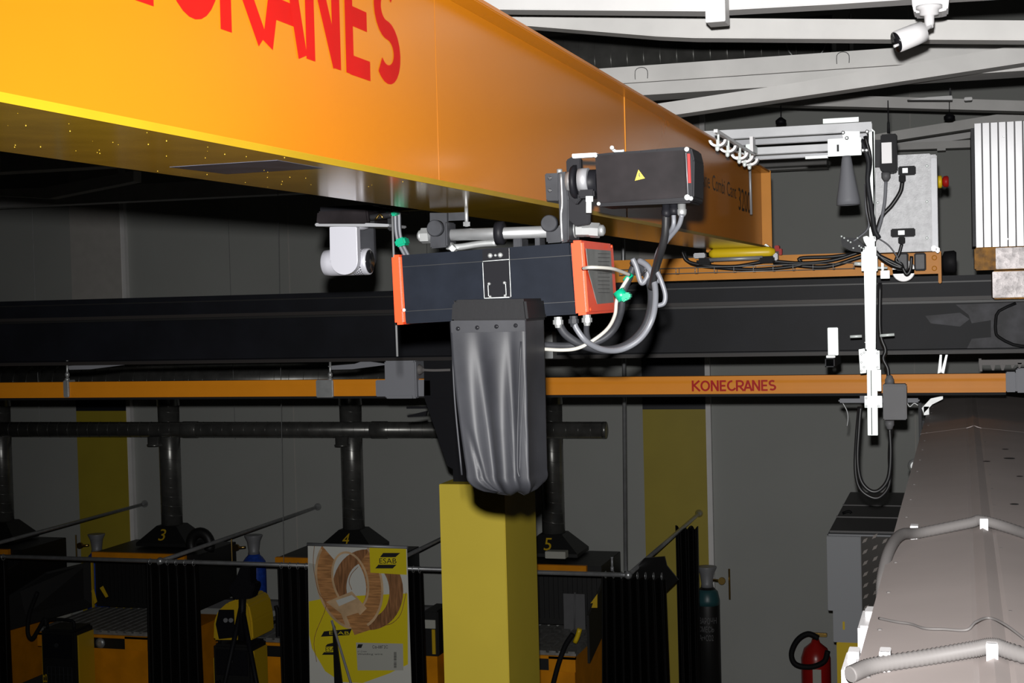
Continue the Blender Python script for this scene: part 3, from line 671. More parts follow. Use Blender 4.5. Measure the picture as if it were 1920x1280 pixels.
eb = B().ptube([(905, 490), (955, 486)], .0006, HY - .0045, 6, 1).ptube([(905, 492), (908, 558)], .0006, HY - .0045, 6, 1).ptube([(955, 490), (958, 556)], .0006, HY - .0045, 6, 1).ptube([(915, 534), (916, 555)], .0007, HY - .0045, 6, 1).ptube([(948, 532), (949, 553)], .0007, HY - .0045, 6, 1).ptube([(908, 559), (955, 557)], .001, HY - .0045, 6, 1)
part('bright_edge', eb, 'zinc_bright', hp_)
for x, y, r in ((919, 479, .0052), (929, 478.5, .003), (938, 478, .0052), (917, 532, .0034), (946, 530, .0034), (919, 556, .003), (947, 554, .003)):
    part('rivet', B().lathe(W(x, y, HY - .004), (0, -1, 0), [(0, r), (.0015, r), (.0035, r * .4)], 12), 'zinc', hp_)
for x, y in ((758, 581), (1005, 573)):
    part('screw', B().lathe(W(x, y, HY - .002), (0, -1, 0), [(0, .004), (.003, .003)], 8), 'zinc_bright', t)
fl_ = B()
for i in range(5):
    a_ = i * 2 * math.pi / 5; p = W(1007, 576, HY - .004) + Vector((math.cos(a_) * .006, 0, math.sin(a_) * .006)); fl_.lathe(p, (0, -1, 0), [(0, .0028), (.002, .002)], 8)
part('star_screw', fl_, 'zinc_bright', t)
for x, y in ((1046, 598), (1075, 596), (1100, 594)):
    part('cable_gland', B().lathe(W(x, y - 4, HY + .02), (0, 0, -1), [(0, .0085), (.006, .0085), (.0062, .011), (.015, .011), (.0152, .008), (.022, .006)], 8, False), 'zinc' if x != 1075 else 'bracket_grey', t)
# chain bag with its rubber top
BGY = 2.77
bd = .125
part_b = B().pp([(847, 567), (852, 562), (985, 560), (990, 602), (845, 604)], BGY, bd + .02, .005)
part('bag_holder', part_b, 'black_rubber', t, 'black rubber bag holder')
def bagpt(u, v):
    "u around 0..1 (front 0-.36, right .36-.5 ...), v 0 top .. 1 bottom"
    X0t, X1t = W(846, 700, BGY).x, W(987, 700, BGY).x
    vv = min(v, .86) / .86
    xl = X0t + .026 * vv ** 1.5 * (1 if v <= .86 else 1)
    xr = X1t + .0 * vv
    zt, zb = W(915, 602, BGY).z, W(915, 930, BGY).z
    y0, y1 = BGY, BGY + bd + .012
    per = [(xl, y0), (xr, y0), (xr + .003, y1), (xl, y1)]
    w_ = xr - xl; d_ = y1 - y0; tot = 2 * (w_ + d_); s_ = u * tot
    if s_ < w_: x, y, side = xl + s_, y0, 0; q = s_ / w_
    elif s_ < w_ + d_: x, y, side = xr, y0 + s_ - w_, 1; q = (s_ - w_) / d_
    elif s_ < 2 * w_ + d_: x, y, side = xr - (s_ - w_ - d_), y1, 2; q = (s_ - w_ - d_) / w_
    else: x, y, side = xl, y1 - (s_ - 2 * w_ - d_), 3; q = (s_ - 2 * w_ - d_) / d_
    cx_, cy_ = (xl + xr) / 2, (y0 + y1) / 2
    z = zt + (zb - zt) * v
    amp = min(1, v * 1.6)
    if side == 0:
        cen = .36 + .06 * v; g2 = .80 - .05 * v
        y += amp * (.016 * math.exp(-((q - cen) / .10) ** 2) + .012 * math.exp(-((q - g2) / .06) ** 2) - .006 * math.exp(-((q - .18 - .08 * v) / .13) ** 2) - .008 * math.exp(-((q - .60) / .13) ** 2))
        if v > .6: y += .016 * (v - .6) / .4 * math.exp(-((q - .13 - (v - .6) * .4) / .035) ** 2)
    if side == 1: x += -.006 * amp * math.sin(q * math.pi)
    if v > .9:
        k = (v - .9) / .1; sh = math.sqrt(max(0, 1 - (k * .97) ** 2)); sh2 = .3 + .7 * sh
        x = cx_ + .012 * k + (x - cx_) * sh2; y = cy_ + (y - cy_) * sh2
        z += .004 * math.sin(u * 40) * k
    return Vector((x, y, z))
bg = B(); NU, NV = 120, 56; pr = None
for j in range(NV + 1):
    rw = [bg.b.verts.new(bagpt(i / NU, j / NV)) for i in range(NU)]
    if pr:
        for i in range(NU):
            f = bg.b.faces.new((pr[i], rw[i], rw[(i + 1) % NU], pr[(i + 1) % NU])); f.smooth = True
    pr = rw
bg._face(pr)
bag = part('chain_bag', bg, 'vinyl', t, 'long black vinyl chain bag')
part('flap', B().pp([(845, 601), (984, 600), (985, 621), (846, 624)], BGY - .003, .003, .0008), 'vinyl', bag)
part('seam', B().ptube([(984, 600), (984, 700), (977, 800), (974, 890)], .0022, BGY + .002, 6).ptube([(977, 640), (972, 760), (970, 870), (974, 895)], .0022, BGY - .002, 6).ptube([(847, 605), (852, 740), (866, 890)], .002, BGY + .004, 6), 'vinyl', bag)
for x, y in ((859, 616), (895, 614), (931, 612), (967, 610), (1003, 610)):
    if x < 990: part('rivet', B().lathe(W(x, y, BGY - .003), (0, -1, 0), [(0, .0042), (.0015, .0042), (.003, .002)], 14), 'black_gloss', bag)

# trolley: rod, clamps, nuts, plate, drive
TY = 2.93
t = thing('hoist_trolley', 'steel rod trolley with black clamps and drive motor above the hoist', 'hoist trolley', W(960, 450, TY))
p0, p1 = W(800, 442, TY), W(1068, 433, TY)
part('rod', B().cyl(p0, p1, .0122, 28), 'steel', t, 'polished steel rod')
ax = (p1 - p0).normalized()
part('nut', B().hexn(W(806, 441.5, TY), W(791, 442, TY), .0165).lathe(W(791, 442, TY), -ax, [(0, .012), (.005, .012), (.009, .007)], 16), 'zinc', t)
def knob(x, y, bx): 
    part('clamp_block', B().pp(bx, TY - .03, .06, .003), 'bracket_grey', t)
    part('knob', B().lathe(W(x, y, TY - .028), (0, -1, 0), [(0, .0168), (.016, .0168), (.018, .015)], 28), 'bracket_grey', t, 'round black knob')
knob(819.5, 428, [(806, 424), (837, 415), (838, 463), (806, 466)])
knob(1033, 419, [(1023, 425), (1056, 424), (1061, 453), (1024, 456)])
part('collar', B().lathe(W(931, 437, TY), ax, [(0, .024), (.016, .024), (.017, .014)], 28), 'black_paint', t, 'black collar')
part('hanger_block', B().bxp(962, 446, 978, 468, TY, .05, .002).bxp(1003, 444, 1012, 464, TY, .04), 'bracket_grey', t)
part('lower_link', B().ptube([(838, 462), (860, 463), (900, 457), (930, 455)], .007, TY + .01).hexn(W(845, 467, TY), W(852, 460, TY), .012), 'zinc', t)
part('vertical_bolt', B().cyl(W(875, 425, TY + .02), W(874, 385, TY + .02), .004, 10).hexn(W(875, 424, TY + .02), W(875, 416, TY + .02), .008), 'steel', t)
part('side_plate', B().bxp(806, 399, 872, 414, TY + .04, .01).pp([(806, 399), (838, 399), (838, 425), (806, 428)], TY + .03, .01), 'bracket_grey', t)
part('side_plate', B().pp([(1046, 323), (1062, 321), (1066, 375), (1066, 452), (1050, 456), (1047, 375)], TY - .05, .09, .003), 'bracket_grey', t)
part('edge_bar', B().ptube([(1052, 326), (1054, 380), (1052, 405), (1054, 452)], .0024, TY - .051, 8), 'steel', t, 'bright plate edge')
tb_ = part('tab', B().pp([(1021, 325), (1048, 324), (1048, 376), (1024, 376)], TY - .035, .008, .002), 'bracket_grey', t)
for y in (334, 357): part('hole', B().lathe(W(1031, y, TY - .035), (0, -1, 0), [(0, .0038), (.0015, .0038), (.0016, .0028), (.0005, .0027)], 14), 'black_gloss', tb_)
ws = B()
for i in range(5): ws.lathe(W(1066 + i * 3, 430 + i * .2, TY), ax, [(0, .0165), (.0018, .0165), (.0019, .015)], 24)
part('washer', ws, 'zinc', t)
part('nut', B().hexn(W(1082, 430, TY), W(1094, 430, TY), .0155).hexn(W(1094, 431, TY), W(1107, 431, TY), .014), 'zinc', t)
part('nut', B().hexn(W(1107, 431, TY), W(1124, 432, TY), .0155).lathe(W(1124, 432, TY), ax, [(0, .012), (.008, .011), (.011, .007)], 16), 'zinc', t)
part('bolt', B().lathe(W(1049, 317, TY), (0, 0, -1), [(0, .006), (.008, .006)], 8), 'zinc', t)
# drive
DY = 2.80
dv = part('gear_plate', B().pp([(1061, 300), (1075, 292), (1088, 296), (1090, 372), (1080, 384), (1064, 368)], DY + .06, .02, .002), 'black_paint', t)
part('back_plate', B().pp([(1065, 372), (1108, 372), (1106, 420), (1080, 424), (1066, 412)], DY + .08, .01, .002), 'black_paint', t)
c0 = W(1063, 340, DY + .06)
part('shaft_ring', B().lathe(c0, (1, 0, 0), [(0, .018), (.008, .02), (.012, .02), (.013, .012)], 28), 'steel', t)
part('flange_disc', B().lathe(W(1073, 341, DY + .06), (1, 0, 0), [(0, .030), (.004, .033), (.010, .033), (.011, .02)], 32), 'black_paint', t)
part('motor', B().lathe(W(1085, 343, DY + .06), (1, 0, 0), [(0, .024), (.02, .025), (.04, .025)], 32), 'black_paint', t)
part('motor_foot', B().bxp(1084, 355, 1114, 371, DY + .03, .05, .003), 'black_paint', t)
part('type_label', B().lathe(W(1086, 338, DY + .05), (1, 0, 0), [(0, .0235), (.0195, .0235)], 32), 'aluminium', t, 'silver label ring')
part('top_strap', B().pp([(1072, 288.5), (1118, 286), (1119, 293.5), (1073, 296.5)], DY + .03, .02, .001), 'white', t)
part('bolt', B().hexn(W(1105, 368, DY + .02), W(1105, 378, DY + .02), .008).cyl(W(1104, 372, DY + .02), W(1104, 399, DY + .02), .0055, 12), 'zinc_bright', t)
tbx = part('terminal_box', B().pp([(1115, 289), (1150, 285), (1200, 282), (1230, 279), (1280, 275), (1296, 276), (1302, 300), (1301, 370), (1296, 380), (1121, 387)], DY, .11, .003), 'black_paint', t, 'black drive terminal box')
part('lid', B().pp([(1116, 291.5), (1284, 281), (1288, 369), (1120, 381)], DY - .008, .01, .002), 'box_charcoal', tbx, 'charcoal lid')
tri = [(1197, 318), (1209, 334), (1190.5, 338.5)]
part('warning_sign', B().pp(tri, DY - .0095, .0012), 'warn_yellow', tbx, 'yellow warning triangle')
part('warning_bolt', B().pp([(1198, 324), (1200, 324), (1199, 329), (1201, 329), (1198, 335), (1199, 330.5), (1197, 330.5)], DY - .0102, .0006), 'ink', tbx)
part('red_strip', B().pp([(1288.5, 288), (1293.5, 288), (1295.5, 343), (1290.5, 343)], DY - .004, .006), 'red', tbx, 'red strip')
part('bright_edge', B().ptube([(1286, 286), (1290, 368)], .0008, DY - .006, 6, 1), 'aluminium', tbx)
for x, y, r in ((1288, 280, .0045), (1289, 370, .0055), (1123, 382, .0036), (1117, 292, .0036), (1148, 277, .004), (1296, 372, .004)):
    part('screw', B().lathe(W(x, y, DY - .006), (0, -1, 0), [(0, r), (.004, r), (.006, r * .4)], 10), 'zinc_bright', tbx)
part('fitting', B().ptube([(1147, 278), (1155, 284), (1170, 283)], .003, DY + .03, 8, 2), 'zinc_bright', tbx)
for x, y in ((1249, 382), (1263, 378), (1278, 380)):
    part('cable_gland', B().lathe(W(x, y, DY + .03), (0, 0, -1), [(0, .008), (.012, .008), (.013, .0095), (.021, .009), (.026, .006)], 10), 'black_paint' if x != 1278 else 'zinc', tbx)

# cables at the hoist
cb_g = 'cables beside the chain hoist'
CC = [
 ('cable_black', 'thick black cable dropping from the drive box beside the girder', [(1249, 400, 2.83), (1247, 440, 2.84), (1238, 475, 2.86), (1229, 505, 2.9), (1222, 540, 2.93)], .0078),
 ('cable_grey', 'grey cable from the drive box ending in the small loop at right', [(1279, 402, 2.82), (1272, 424, 2.83), (1250, 452, 2.86), (1235, 475, 2.88), (1229, 500, 2.9), (1238, 522, 2.9), (1247, 550, 2.9), (1245, 568, 2.9), (1233, 573, 2.9)], .0048),
 ('cable_grey', 'grey cable from the drive box joining the tied bundle', [(1263, 398, 2.83), (1262, 425, 2.83), (1246, 450, 2.87), (1232, 476, 2.9), (1229, 506, 2.92), (1233, 530, 2.93)], .0045),
 ('cable_grey', 'grey cable forming the big outer loop right of the hoist', [(1198, 488, 2.94), (1215, 500, 2.93), (1226, 525, 2.92), (1229, 560, 2.9), (1222, 600, 2.88), (1200, 635, 2.88), (1165, 655, 2.88), (1130, 655, 2.9), (1100, 640, 2.92), (1082, 618, 2.92), (1076, 604, 2.92)], .0062),
 ('bracket_grey', 'dark grey cable forming the inner loop right of the hoist', [(1186, 490, 2.97), (1206, 505, 2.96), (1220, 535, 2.95), (1221, 575, 2.93), (1208, 615, 2.92), (1178, 645, 2.92), (1140, 656, 2.92), (1095, 648, 2.93), (1062, 628, 2.93), (1047, 606, 2.93)], .0085),
 ('bracket_grey', 'dark grey cable hanging from the rightmost gland into the bundle', [(1100, 604, 2.92), (1100, 625, 2.93), (1108, 645, 2.94), (1130, 656, 2.95), (1165, 657, 2.95)], .006),
 ('cable_white', 'white cable crossing the red end cap to the bundle', [(1093, 503, 2.86), (1110, 501, 2.84), (1145, 503, 2.88), (1165, 509, 2.93), (1180, 515, 2.97)], .0036),
 ('cable_white', 'white cable curving down from the green tape to the bag', [(1178, 520, 2.98), (1163, 545, 2.98), (1156, 565, 2.98), (1153, 590, 2.97), (1140, 615, 2.95), (1115, 636, 2.93), (1085, 652, 2.92), (1055, 656, 2.92), (1015, 654, 2.93)], .0038),
 ('bracket_grey', 'dark cable behind the white one below the green tape', [(1190, 495, 3.0), (1180, 520, 3.0), (1168, 550, 3.0), (1164, 585, 2.99), (1150, 618, 2.97), (1120, 640, 2.96), (1070, 648, 2.95), (1020, 647, 2.95)], .0075),
 ('cable_grey', 'grey cable stub in the tied bundle above the green tape', [(1186, 485, 2.95), (1193, 500, 2.95), (1200, 525, 2.95), (1206, 530, 2.95), (1215, 515, 2.95), (1210, 495, 2.95), (1200, 488, 2.95)], .0055),
]
for m_, lab, pts, r in CC: solo('cable', B().ptube(pts, r), m_, lab, 'cable', cb_g)
solo('green_tape', B().ptube([(1175, 518, 2.99), (1181, 524, 2.99)], .0115, n=12, sub=1), 'green_tape', 'small green tape band high on the cable bundle', 'tape', 'green tape bands')
solo('green_tape', B().ptube([(1159, 545, 2.975), (1170, 561, 2.975)], .0125, n=10, sub=1).pp([(1170, 548), (1181, 548), (1182, 560), (1174, 562), (1166, 568), (1164, 556)], 2.96, .02, .003), 'green_tape', 'large knotted green tape beside the grey type plate', 'tape', 'green tape bands')
for k, (a_, b_) in enumerate((((1203, 516), (1216, 503)), ((1218, 528), (1234, 520)))):
    solo('cable_tie', B().ptube([(a_[0], a_[1], 2.93), ((a_[0] + b_[0]) / 2, (a_[1] + b_[1]) / 2 - 1, 2.925), (b_[0], b_[1], 2.93)], .002), 'cable_black', ('black cable tie round the bundle, left one', 'black cable tie round the bundle, right one')[k], 'cable tie', 'cable ties on the bundle')
solo('guide_rod', B().ptube([(735.5, 405), (745, 668)], .0026, 3.127, 8, 1), 'steel', 'thin steel rod passing behind the left red end cap', 'rod')

# PTZ camera
QY = 3.42
t = thing('dome_camera', 'silver pan-tilt camera hanging upside down under the girder', 'pan-tilt camera', W(650, 520, QY))
part('base', B().pp([(594, 396), (688, 392), (691, 418), (684, 423), (598, 423), (592, 419)], QY - .06, .13, .004), 'box_charcoal', t)
part('base_lip', B().pp([(590, 418), (692, 418), (730, 420), (728, 425), (590, 424)], QY - .062, .12, .002), 'aluminium', t)
part('turntable', B().lathe(W(655, 423, QY), (0, 0, -1), [(0, .05), (.008, .046), (.012, .035)], 32), 'silver_plastic', t)
def ushape(cx_, w_, y0_, y1_):
    r_ = w_ / 2; pts = [(cx_ - r_, y0_), (cx_ - r_ + 1, y1_ - r_)]
    pts += [(cx_ + 2 - r_ * math.cos(math.pi * i / 10), y1_ - r_ + r_ * math.sin(math.pi * i / 10)) for i in range(11)]
    return pts + [(cx_ + r_, y0_)]
part('yoke_arm', B().pp(ushape(643, 51, 425, 515), QY - .062, .022, .0015), 'silver_plastic', t, 'silver front yoke arm')
part('yoke_arm', B().pp(ushape(680, 40, 428, 505), QY + .045, .015, .0012), 'bracket_grey', t)
hc = W(606, 493, QY); q = px(26, QY)
part('camera_head', B().lathe(hc + Vector((.004, 0, 0)), (1, 0, 0), [(0, q * .86), (.004, q * .97), (.02, q), (.115, q), (.12, q * .98), (.1205, q * .88)], 40), 'silver_plastic', t)
part('lens_window', B().lathe(hc + Vector((.124, 0, 0)), (1, 0, 0), [(0, q * .9), (.0012, q * .87), (.002, .001)], 40), 'black_gloss', t, 'black lens window')
hl = B()
for i in range(28):
    for j in range(5):
        a_ = 2 * math.pi * (i + .5 * (j % 2)) / 28; 
        if math.cos(a_) > .2: continue
        p = hc + Vector((.088 + j * .0055, math.cos(a_) * q, math.sin(a_) * q)); nrm = Vector((0, math.cos(a_), math.sin(a_)))
        hl.lathe(p, nrm, [(0, .0019), (.0004, .0017)], 6, False)
o = part('speaker_hole', hl, 'black_paint', t); o['kind'] = 'stuff'
part('mount_plate', B().pp([(600, 388), (690, 384), (735, 392), (735, 398), (690, 394), (600, 396)], QY - .05, .12, .001), 'black_paint', t)
part('mount_arm', B().box((W(640, 388, QY).x - .03, QY - .01, W(640, 390, QY).z), (GX0 + .03, QY + .02, GZ0 + .03)), 'black_paint', t)
part('connector', B().ptube([(692, 408), (708, 406), (722, 404), (735, 402)], .008, QY - .04, 8, 3), 'black_rubber', t)
part('connector', B().bxp(694, 414, 702, 420, QY - .05, .02).bxp(726, 404, 748, 432, QY - .02, .02, .003), 'black_rubber', t)
part('connector', B().ptube([(704, 412), (712, 402), (718, 409)], .003, QY - .05, 8, 3), 'brass', t)
for k, (x, dx) in enumerate(((741, 0), (748, 6))):
    solo('cable', B().ptube([(x, 398), (x + 1, 430), (x + 6, 455), (x + 18, 480), (x + 24, 500)], .0042, QY - .03 + .01 * k), 'cable_grey', ('grey camera cable left of the pair above the hoist', 'grey camera cable right of the pair above the hoist')[k], 'cable', 'camera cables')
solo('green_tape', B().pp([(738, 450), (756, 443), (761, 458), (742, 464)], QY - .045, .035, .004), 'green_tape', 'green tape round the camera cables above the hoist', 'tape', 'green tape bands')
solo('green_tape', B().pp([(722, 397), (744, 396), (742, 404), (724, 406)], QY - .045, .03, .003), 'green_tape', 'green tape on the camera connector just under the girder', 'tape', 'green tape bands')

# ------------------------------------------------------------------ yellow-clad column under the runway
YC_ = 6.62
t = thing('column', 'square column clad in yellow at the bottom and black above, carrying the runway', 'column', (W(900, 1000, YC_).x, YC_ + .25, 0))
xl, xr = W(828, 1090, YC_).x, W(950, 1090, YC_).x
yb_ = YC_ + .52
part('yellow_cladding', B().box((xl, YC_, 0), (xr, yb_, W(880, 908, YC_).z), .003), 'column_yellow', t)
bl = W(847, 800, YC_ + .1).x
part('upper_column', B().box((bl, YC_ + .1, W(880, 912, YC_).z), (xr - .03, yb_ - .08, rz(663) - .0)), 'black_paint', t, 'black upper column')
part('haunch', B().pp([(795, 745), (850, 745), (850, 880), (838, 873)], YC_ + .15, .15, .003).pp([(795, 672), (850, 672), (850, 745), (795, 745)], YC_ + .15, .15), 'black_paint', t)
part('bolt', B().bxp(762, 762, 800, 766, YC_ + .2, .02).pp([(763, 779), (800, 770), (798, 780), (765, 782)], YC_ + .2, .02), 'black_paint', t)

# ------------------------------------------------------------------ grey casing at lower right
KZ = H - .6
t = thing('duct_casing', 'large grey-brown sheet metal duct casing running away at lower right', 'duct casing', (.3, 5, KZ - .6))
xl_, xrg, xr_ = -.168, .038, .62
ya, yb2 = 1.3, 8.28
def sec(y): return [Vector((xl_, y, KZ - .5)), Vector((xl_, y, KZ)), Vector((xrg - .03, y, KZ + .024)), Vector((xrg - .022, y, KZ + .0215)), Vector((xrg, y, KZ + .034)), Vector((xrg + .022, y, KZ + .0215)), Vector((xrg + .03, y, KZ + .024)), Vector((xr_, y, KZ - .035)), Vector((xr_, y, KZ - .5))]
part('shell', B().prism(sec(ya), (0, yb2 - ya, 0), .0), 'casing', t)
sv = B(); rr = random.Random(11)
yy = 2.0
while yy < 8:
    z = KZ + .024 * (.02 / (xrg - .03 - xl_)); sv.lathe((xl_ + .022, yy, KZ + .0025), (0, 0, 1), [(0, .0045), (.002, .004), (.003, .001)], 8); yy += .33
    if rr.random() < .6: sv.lathe((xrg + .035, yy + .1, KZ + .022), (0, 0, 1), [(0, .004), (.002, .003)], 8)
part('screw', sv, 'conduit', t)['kind'] = 'stuff'
dk = B()
for x, y, r in ((1892, 862, .02), (1885, 845, .012), (1912, 895, .01), (1850, 872, .012), (1902, 950, .012)):
    p = W(x, y, Z=KZ + .012); dk.lathe(Vector((p.x, p.y, KZ + .024 - .1 * abs(p.x - xrg) + .004)), (0, 0, 1), [(0, r), (.0008, r * .8)], 9)
part('dark_spot', dk, 'black_rubber', t)
jn = W(1830, 797, Z=KZ + .035).y
part('lap_joint', B().prism([Vector((xl_ - .001, jn, KZ + .0003)), Vector((xrg - .03, jn, KZ + .0243)), Vector((xrg, jn, KZ + .0343)), Vector((xrg + .03, jn, KZ + .0243)), Vector((xr_, jn, KZ - .0347))] + [Vector((xr_, jn, KZ - .036)), Vector((xrg + .03, jn, KZ + .022)), Vector((xrg, jn, KZ + .031)), Vector((xrg - .03, jn, KZ + .022)), Vector((xl_ - .002, jn, KZ - .003))], (0, .02, 0)), 'casing', t)
def cz_(X): 
    return KZ + (.024 * (X - xl_) / (xrg - .03 - xl_) if X < xrg - .03 else (.024 if X < xrg + .03 else .024 - .059 * (X - xrg - .03) / (xr_ - xrg - .03)) )
# corrugated conduits laid over the casing
yc = W(1860, 1214, Z=KZ + .046).y
r = .0125
pts = [Vector((xl_ - .004, yc - .07, KZ + .012)), Vector((xl_ + .03, yc - .03, KZ + .018)), Vector((-.06, yc, cz_(-.06) + r)), Vector((xrg - .03, yc + .01, KZ + .040)), Vector((xrg, yc + .01, KZ + .046)), Vector((xrg + .03, yc, KZ + .040)), Vector((.2, yc - .08, cz_(.2) + r)), Vector((.4, yc - .2, cz_(.4) + r))]
t = thing('flexible_conduit', 'pale corrugated conduit lying over the near end of the casing', 'conduit', pts[2], 'pale conduits on the casing')
part('hose', B().tube(pts, r, 14, 22, .07), 'conduit', t)
def clip(t, X, y, w):
    z = cz_(X)
    part('clip', B().box((X - w, y - .021, z - .002), (X + w, y - .014, z + .031), .0015).box((X - w, y - .019, z + .026), (X + w, y + .014, z + .031), .001), 'white', t)
for x, X in ((1660, None), (1860, None)):
    X = W(x, 1225, Y=yc).x; clip(t, X, yc + (.0 if x < 1700 else .008), .0085)
yc2 = W(1840, 977, Z=KZ + .046).y
P2 = [W(1653, 1130, yc2 - .42), W(1655, 1080, yc2 - .36), W(1668, 1030, yc2 - .25), W(1690, 1002, yc2 - .12), Vector((-.10, yc2 - .04, cz_(-.10) + r * 1.1)), Vector((xrg - .03, yc2 + .01, KZ + .04)), Vector((xrg, yc2 + .01, KZ + .046)), Vector((.12, yc2 - .05, cz_(.12) + r)), Vector((.25, yc2 - .3, cz_(.25) + r)), Vector((.45, yc2 - .7, cz_(.45) + r))]
t = thing('flexible_conduit', 'pale corrugated conduit bending over the casing edge, farther one', 'conduit', P2[3], 'pale conduits on the casing')
part('hose', B().tube(P2, r, 14, 22, .04), 'conduit', t)
for x in (1715, 1845):
    X = W(x, 990, Y=yc2).x; clip(t, X, yc2 - (.02 if x < 1800 else 0), .009)
wp = [(1648, 1149), (1680, 1160), (1708, 1168), (1735, 1180), (1770, 1186), (1812, 1193), (1830, 1188), (1855, 1180), (1885, 1193), (1925, 1212)]
solo('thin_cable', B().tube([W(x, y, Z=KZ + .012) + Vector((0, 0, .0)) if False else Vector((W(x, y, Z=KZ + .016).x, W(x, y, Z=KZ + .016).y, cz_(W(x, y, Z=KZ + .016).x) + (.012 if abs(W(x, y, Z=KZ + .016).x - xrg) < .035 else .0045))) for x, y in wp], .0022, 8, 9), 'conduit', 'thin white cable snaking across the casing between the conduits', 'cable')
WB = 'white boxes on the casing edge'
for k, (x0, y0, Y, dp) in enumerate(((1608, 1174, 2.86, .17), (1577, 1252, 2.42, .13))):
    t = thing('plastic_box', ('white plastic box on the casing edge, farther one', 'white plastic box on the casing edge, nearer one at the bottom')[k], 'plastic box', W(x0 + 10, 1270, Y), WB)
    X0 = W(x0, y0 + 20, Y).x; z1 = W(x0 + 10, y0, Y).z
    part('box', B().box((X0, Y, z1 - .12), (xl_ - .001, Y + dp, z1), .005), 'white', t)
    part('lug', B().box((xl_ - .02, Y + dp * .45, z1), (xl_ - .002, Y + dp * .75, z1 + .012), .001), 'white', t)
# bracket and lamp at the far end of the casing
t = thing('slotted_upright', 'dark slotted steel upright behind the far casing end', 'upright', W(1722, 900, 7.2))
part('upright', B().bxp(1723, 755, 1729, 900, 7.2, .04).bxp(1730, 788, 1745, 900, 7.3, .03), 'bracket_grey', t)
part('cross_arm', B().pp([(1728, 765), (1745, 747), (1768, 742), (1768, 748), (1748, 758), (1732, 775)], 7.2, .04, .001).bxp(1732, 762, 1742, 778, 7.2, .04), 'zinc', t)
part('round_socket', B().lathe(W(1716, 872, 7.15), (0, -1, 0), [(0, .032), (.02, .034), (.03, .02)], 16), 'zinc', t)

# ------------------------------------------------------------------ grey machine cabinet behind
t = thing('filter_unit', 'grey floor-standing cabinet with checker plate front beside the casing', 'cabinet', (W(1620, 1140, 10.2).x, 11, 0))
Yf = 10.2
zt = W(1600, 1003, Yf).z; zb = W(1600, 1146, Yf).z
xl2, xm2, xr2 = W(1551, 1070, Yf).x, W(1614, 1070, Yf).x, W(1700, 1070, Yf).x
part('body', B().box((xl2, Yf + .02, zb), (xr2, 12.3, zt), .01), 'cabinet_grey', t)
part('lid', B().box((xl2 + .01, Yf + .1, zt), (xr2 - .03, 12.28, zt + .012), .004).box((xl2 + .01, 10.9, zt + .01), (xr2 - .03, 10.93, zt + .02)).box((xl2 + .01, 11.5, zt + .01), (xr2 - .03, 11.53, zt + .02)), 'cabinet_top', t, 'dark lid')
part('door', B().box((xl2, Yf, zb), (xm2, Yf + .02, zt - .01), .004), 'cabinet_grey', t)
cpn = part('checker_panel', B().box((xm2 + .004, Yf + .004, zb), (xr2, Yf + .02, zt - .01)), 'checker', t, 'checker plate panel')
lg = B(); k = 0
zz = zb + .03
while zz < zt - .03:
    i = 0; xx = xm2 + .03
    while xx < xr2 - .02:
        a_ = .8 if (i + k) % 2 else .8
        u = Vector((math.cos(a_), 0, math.sin(a_))); v = Vector((-math.sin(a_), 0, math.cos(a_))); c = Vector((xx, Yf + .001, zz + (.03 if i % 2 else 0)))
        lg.prism([c + u * .027, c + v * .010, c - u * .027, c - v * .010], (0, .003, 0)); xx += .065; i += 1
    zz += .075; k += 1
o = part('lug', lg, 'checker_lug', cpn); o['kind'] = 'stuff'
xa2 = W(1562, 1200, Yf).x
part('plinth', B().box((xa2, Yf + .03, zb - .22), (xr2, 12.2, zb), .004), 'cabinet_grey', t)
part('plinth', B().box((xa2 + .02, Yf + .03, 0), (xr2, 12.2, zb - .22), .004), 'warn_yellow', t, 'yellow lower plinth')
part('sticker', B().bxp(1580, 1165, 1584, 1180, Yf + .027, .002), 'warn_yellow', t)
part('lid_knob', B().ptube([(1580, 962), (1592, 958), (1596, 962)], .01, 11.0, 8, 2), 'black_rubber', t)

# fire extinguisher
t = thing('fire_extinguisher', 'red fire extinguisher with black hose at the bottom right', 'fire extinguisher', (W(1530, 1250, 12.9).x, 12.9, 0))
EX = W(1530, 1250, 12.9).x; ez = W(1530, 1200, 12.9).z
part('cylinder', B().lathe((EX, 12.9, ez - .75), (0, 0, 1), [(0, .11), (.02, .125), (.6, .125), (.68, .10), (.73, .04), (.76, .03)], 28), 'ext_red', t)
part('valve', B().lathe((EX, 12.9, ez), (0, 0, 1), [(0, .03), (.04, .03), (.05, .015)], 12).box((EX - .02, 12.86, ez + .04), (EX + .1, 12.9, ez + .07), .004), 'brass', t)
part('hose', B().ptube([(1535, 1196), (1515, 1188), (1495, 1200), (1484, 1225), (1492, 1245), (1520, 1250), (1545, 1240), (1552, 1220)], .024, 12.75), 'black_rubber', t)
part('nameplate', B().bxp(1524, 1255, 1540, 1290, 12.772, .002), 'poster_grey', t)

